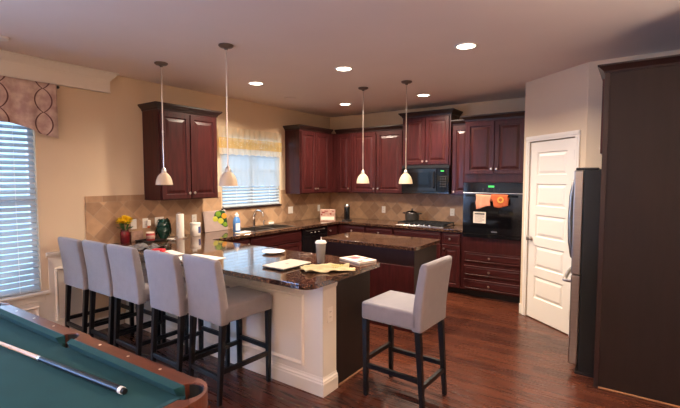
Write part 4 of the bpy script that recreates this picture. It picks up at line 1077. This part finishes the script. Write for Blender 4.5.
# placemat / papers in front of stools 4-5
for (x, y, a, wx, wy, lb) in ((1.50, -4.00, .08, .40, .28, 'white sheet of paper on the peninsula between the fourth and fifth stools'), (1.05, -4.02, -.2, .30, .22, 'white sheet of paper on the peninsula behind the fourth stool, left one')):
    t = thing('paper_sheet', lb, 'paper', at(x, y), a); b = MB(); b.box((-wx/2, -wy/2, 0), (wx/2, wy/2, .003)); b.build('sheet', 'paper', t)
# red packets and clear bag
t = crumple('plastic_bag', 'crumpled clear plastic bag on the peninsula near the flower vase', 'bag', at(.62, -3.98), .3, .34, .22, 'bag', 7.1, .04, thick=.002)
t = thing('snack_packet', 'red snack packet on the peninsula edge, left one beside the clear bag', 'packet', at(.93, -4.03), .6)
b = MB(); b.box((-.06, -.04, .0), (.06, .04, .035), .014, 3); b.build('wrapper', 'red', t, smooth=True); b = MB(); b.box((-.03, -.0415, .01), (.03, -.0395, .025)); b.build('label_patch', 'white', t)
t = thing('snack_packet', 'red snack packet nearer the fourth stool, right one', 'packet', at(1.16, -4.10), -.3)
b = MB(); b.box((-.06, -.035, .0), (.06, .035, .03), .012, 3); b.build('wrapper', 'red', t, smooth=True); b = MB(); b.box((-.025, -.0365, .008), (.025, -.0345, .02)); b.build('label_patch', 'white', t)
# flower vase
t = thing('flower_vase', 'dark red glass vase with yellow flowers at the wall end of the peninsula', 'vase', at(.075, -3.90))
b = MB(); b.lathe([(0, .002), (.040, 0), (.046, .01), (.048, .11), (.040, .13), (.042, .145), (.038, .145), (.036, .13), (.043, .11), (.041, .012), (0, .01)], n=24, cap=False); b.build('vase_body', 'redglass', t, smooth=True)
rnd = random.Random(11)
b = MB()
for k in range(14):
    a = rnd.random()*2*PI; r_ = .02+.05*rnd.random(); h_ = .20+.05*rnd.random()
    b.tube([(0, 0, .03), (r_*.4*math.cos(a), r_*.4*math.sin(a), .15), (r_*math.cos(a), r_*math.sin(a), h_)], .0025, 5)
    for q_ in range(2):
        z = .15+.05*q_; c_, s__ = math.cos(a+q_*2), math.sin(a+q_*2)
        b.quad((r_*.5*c_, r_*.5*s__, z), ((r_+.02)*c_-.012*s__, (r_+.02)*s__+.012*c_, z+.02), ((r_+.045)*c_, (r_+.045)*s__, z+.035), ((r_+.02)*c_+.012*s__, (r_+.02)*s__-.012*c_, z+.02))
b.build('stems', 'leaf', t)
def flower(b, c, r_, rr):
    for ring, (n_, el, sc) in enumerate(((11, -.15, .95), (11, .25, 1), (9, .7, .9), (7, 1.15, .8))):
        for i in range(n_):
            a = 2*PI*(i+ring*.5)/n_+rr; d = Vector((math.cos(a)*math.cos(el), math.sin(a)*math.cos(el), math.sin(el))); s_ = Vector((-math.sin(a), math.cos(a), 0))
            C = Vector(c); L_ = r_*sc
            b.quad(C, C+d*L_*.6+s_*L_*.28, C+d*L_, C+d*L_*.6-s_*L_*.28)
for k, (dx, dy, dz) in enumerate(((0, 0, .265), (.04, .03, .25), (-.035, .035, .255), (.045, -.03, .235), (-.03, -.04, .24), (0, .065, .235), (.015, -.065, .225), (-.055, 0, .225), (.06, .01, .22))):
    b = MB(); flower(b, (dx*.8, dy*.9, dz+.005), .052, k); b.build('flower', 'yellow', t)
# tray with candle
t = thing('serving_tray', 'low dark tray by the backsplash under the red candle', 'tray', at(.20, -3.68))
b = MB(); b.box((-.10, -.11, 0), (.10, .11, .006), .003); b.build('base', 'blackplastic', t)
b = MB(); b.sweep([(-.10, -.11), (.10, -.11), (.10, .11), (-.10, .11)], [(0, .004), (.006, .006), (.010, .018), (.006, .018), (-.004, .006)], closed=True); b.build('rim', 'blackplastic', t)
t = thing('jar_candle', 'red jar candle with pale label on the dark tray', 'candle', (.17, -3.66, .921))
b = MB(); b.lathe([(0, 0), (.042, 0), (.046, .006), (.046, .075), (.042, .082), (.040, .078), (0, .076)], n=24, cap=False); b.build('jar', 'candle', t, smooth=True)
b = MB(Matrix.Rotation(-.0, 4, 'Z')); b.lathe([(.0465, .020), (.0472, .021), (.0472, .058), (.0465, .059)], n=24, cap=False); b.build('label_band', 'lightpink', t, smooth=True)
b = MB(); b.lathe([(.044, .083), (.045, .094), (.02, .097), (0, .097)], n=24); b.build('lid', 'tag', t, smooth=True)
# small beige card box behind vase
t = thing('recipe_box', 'small beige box leaning at backsplash between vase and candle', 'box', at(.06, -3.76), RZ)
b = MB(); b.box((-.07, -.02, 0), (.07, .02, .115), .003); b.build('carton', 'lightpink', t)
# dark green sculpture (leafy ornament)
t = thing('green_ornament', 'dark green rounded leafy ornament standing against the backsplash', 'ornament', at(.09, -3.445))
b = MB(); 
for k in range(46):
    a = rnd.random()*2*PI; h_ = .03+.19*rnd.random(); R_ = .085*math.sqrt(max(.05, 1-((h_-.11)/.14)**2))
    c_ = Vector((R_*math.cos(a)*.45, R_*math.sin(a), h_)); n_ = Vector((math.cos(a), math.sin(a), .4)).normalized(); s_ = n_.orthogonal().normalized(); u_ = n_.cross(s_); L_ = .032
    b.bm.faces.new([b.v(c_+n_*.012+s_*L_*.0), b.v(c_+s_*L_+u_*.010), b.v(c_+s_*L_*1.1-u_*.012), b.v(c_-u_*L_), b.v(c_-s_*L_-u_*.006), b.v(c_-s_*L_*.8+u_*L_*.7)])
b.build('leaves', 'green', t)
b = MB(); b.lathe([(0, 0), (.045, 0), (.06, .02), (.080, .08), (.082, .13), (.070, .19), (.04, .225), (0, .235)], n=20, cap=False)
for v_ in b.bm.verts: v_.co.x *= .5
b.build('core', 'green', t, smooth=True)
t = thing('glass_dish', 'small clear glass dish with white napkin in front of the green ornament', 'dish', at(.36, -3.52))
b = MB(); b.lathe([(0, 0), (.03, 0), (.048, .02), (.050, .028), (.047, .028), (.03, .006), (0, .005)], n=20, cap=False); b.build('bowl', 'clear', t, smooth=True)
b = MB(); b.box((-.026, -.028, .008), (.03, .03, .024), .008, 2); b.build('napkin', 'paper', t)
t = thing('ring_holder', 'little wire hook stand beside the paper towels', 'stand', at(.10, -3.27))
b = MB(); b.lathe([(.03, 0), (.03, .005), (0, .007)], n=16); b.build('base', 'nickel', t)
b = MB(); b.tube([(0, 0, .005), (0, 0, .27)]+[(0, .022-.022*math.cos(a), .27+.022*math.sin(a)) for a in [PI*k/6 for k in range(1, 8)]], .0035, 6); b.build('wire', 'nickel', t, smooth=True)
# paper towel roll
t = thing('paper_towel_roll', 'upright white paper towel roll left of the white canister', 'paper towels', at(.27, -3.345))
b = MB(); b.lathe([(.075, 0), (.075, .010), (.07, .012), (0, .012)], n=28); b.build('base', 'nickel', t, smooth=True)
b = MB(); b.lathe([(.020, .0125), (.043, .0125), (.044, .016), (.044, .285), (.043, .289), (.020, .289), (.020, .0125)], n=28, cap=False); b.build('roll', 'paper', t, smooth=True)
b = MB(); b.tube([(0, 0, .012), (0, 0, .31)], .006, 8); b.build('post', 'nickel', t)
# white canister
t = thing('white_canister', 'white round canister with blue label beside the paper towel roll', 'canister', at(.22, -3.10))
t.scale = (.86, .86, .92)
b = MB(); b.lathe([(0, 0), (.066, 0), (.070, .005), (.070, .145), (.066, .150), (0, .150)], n=32, cap=False); b.build('body', 'white', t, smooth=True)
b = MB(); b.lathe([(.073, .145), (.074, .150), (.074, .172), (.070, .176), (0, .177)], n=32); b.build('lid', 'white', t, smooth=True)
b = MB(Matrix.Rotation(.35, 4, 'Z'))
R2 = .0712
for k in range(6):
    a0, a1 = math.radians(-22+k*9), math.radians(-13+k*9)
    b.quad((R2*math.cos(a0), R2*math.sin(a0), .04), (R2*math.cos(a1), R2*math.sin(a1), .04), (R2*math.cos(a1), R2*math.sin(a1), .125), (R2*math.cos(a0), R2*math.sin(a0), .125))
b.build('blue_label', mat('navy_print', hexlin(70, 80, 130), .5, var=.4, vscale=60), t)
# fruit print cutting board leaning on the wall
t = thing('cutting_board', 'glass cutting board printed with limes and oranges leaning on the backsplash', 'cutting board', at(.075, -2.66), RZ)
Mx = Matrix.Rotation(math.radians(-9), 4, 'X') @ Matrix.Diagonal((.95, 1, .80, 1))
b = MB(Mx); b.box((-.20, -.004, 0), (.20, .004, .345), .003, 2); bd = b.build('board', 'acrylic', t)
b = MB(Mx)
pts = [(.02, .335), (.10, .345), (.17, .335), (.195, .20), (.195, .06), (.15, .045), (.08, .11), (.03, .17), (-.03, .22), (-.01, .29)]
for p_ in [pts]: b.bm.faces.new([b.v((x, -.0048, z)) for x, z in p_])
b.build('leaf_print', 'fruitdk', bd)
for x, z, r_, m_ in ((.055, .285, .048, 'fruitgreen'), (.155, .245, .046, 'fruitor'), (-.005, .205, .045, 'fruityel'), (.085, .165, .050, 'fruityel'), (.155, .10, .038, 'fruitgreen')):
    b = MB(Mx); b.lathe([(0, -.0066), (r_*.7, -.0062), (r_, -.0050)], (x, 0, z), 22, 'y', cap=False); b.build('fruit_print', m_, bd)
# white cloth/dish by the sink edge
t = thing('detergent_bottle', 'bottle of blue dish detergent with white cap at the sink corner', 'bottle', at(.36, -2.565), .5)
t.scale = (1.3, 1.3, 1.0)
b = MB(); b.lathe([(0, 0), (.044, 0), (.049, .008), (.050, .13), (.045, .165), (.026, .20), (.018, .212), (.018, .222), (0, .222)], n=28, cap=False)
for v_ in b.bm.verts: v_.co.x *= .72
b.build('body', 'blue', t, smooth=True)
b = MB(); b.lathe([(.022, .205), (.022, .232), (.012, .240), (.012, .256), (0, .258)], n=18); b.build('cap', 'white', t, smooth=True)
b = MB(); b.box((-.0, -.0, 0), (.001, .001, .001)); b.bm.clear()
for k in range(5):
    a0, a1 = math.radians(-75+k*14), math.radians(-61+k*14); e = lambda a, z: (.0515*.72*math.cos(a), .0515*math.sin(a), z)
    b.quad(e(a0, .03), e(a1, .03), e(a1, .12), e(a0, .12))
b.build('label_patch', 'white', t)
t = thing('dish_cloth', 'folded white dish cloth on the worktop in front of the sink', 'cloth', at(.47, -2.555), .1)
b = MB(); b.box((-.05, -.10, 0), (.05, .10, .008), .003, 2); b.build('cloth', 'paper', t)
# corner: carton & coffee maker-ish black block
t = thing('bread_box_carton', 'pink and cream patterned carton standing in the kitchen corner', 'box', at(.47, -.70), .55)
b = MB(); b.box((-.125, -.05, 0), (.125, .05, .19), .003); b.build('carton', 'lightpink', t)
b = MB()
for x, z, wd_, h_ in ((-.07, .14, .05, .02), (-.02, .165, .06, .014), (.05, .12, .03, .025), (.09, .16, .03, .014), (-.10, .11, .03, .02)): b.box((x-wd_/2, -.0515, z-h_/2), (x+wd_/2, -.0495, z+h_/2))
b.build('dark_print', mat('maroon_print', hexlin(130, 40, 40), .5), t)
b = MB(); b.box((-.11, -.0512, .02), (.11, -.0497, .075)); b.build('cream_print', 'tag', t)
t = thing('coffee_grinder', 'tall black grinder with rounded steel top beside the corner carton', 'grinder', at(.72, -.50), 0)
b = MB(); b.box((-.055, -.07, 0), (.055, .07, .02), .006, 2); b.build('base', 'blackplastic', t)
b = MB(); b.lathe([(.045, .02), (.048, .04), (.048, .235), (.044, .26), (.03, .275), (0, .28)], n=24); b.build('body', 'black', t, smooth=True)
b = MB(); b.lathe([(.050, .232), (.050, .242), (.046, .264), (.031, .280), (0, .286), ], n=24); b.build('dome', 'steel', t, smooth=True)
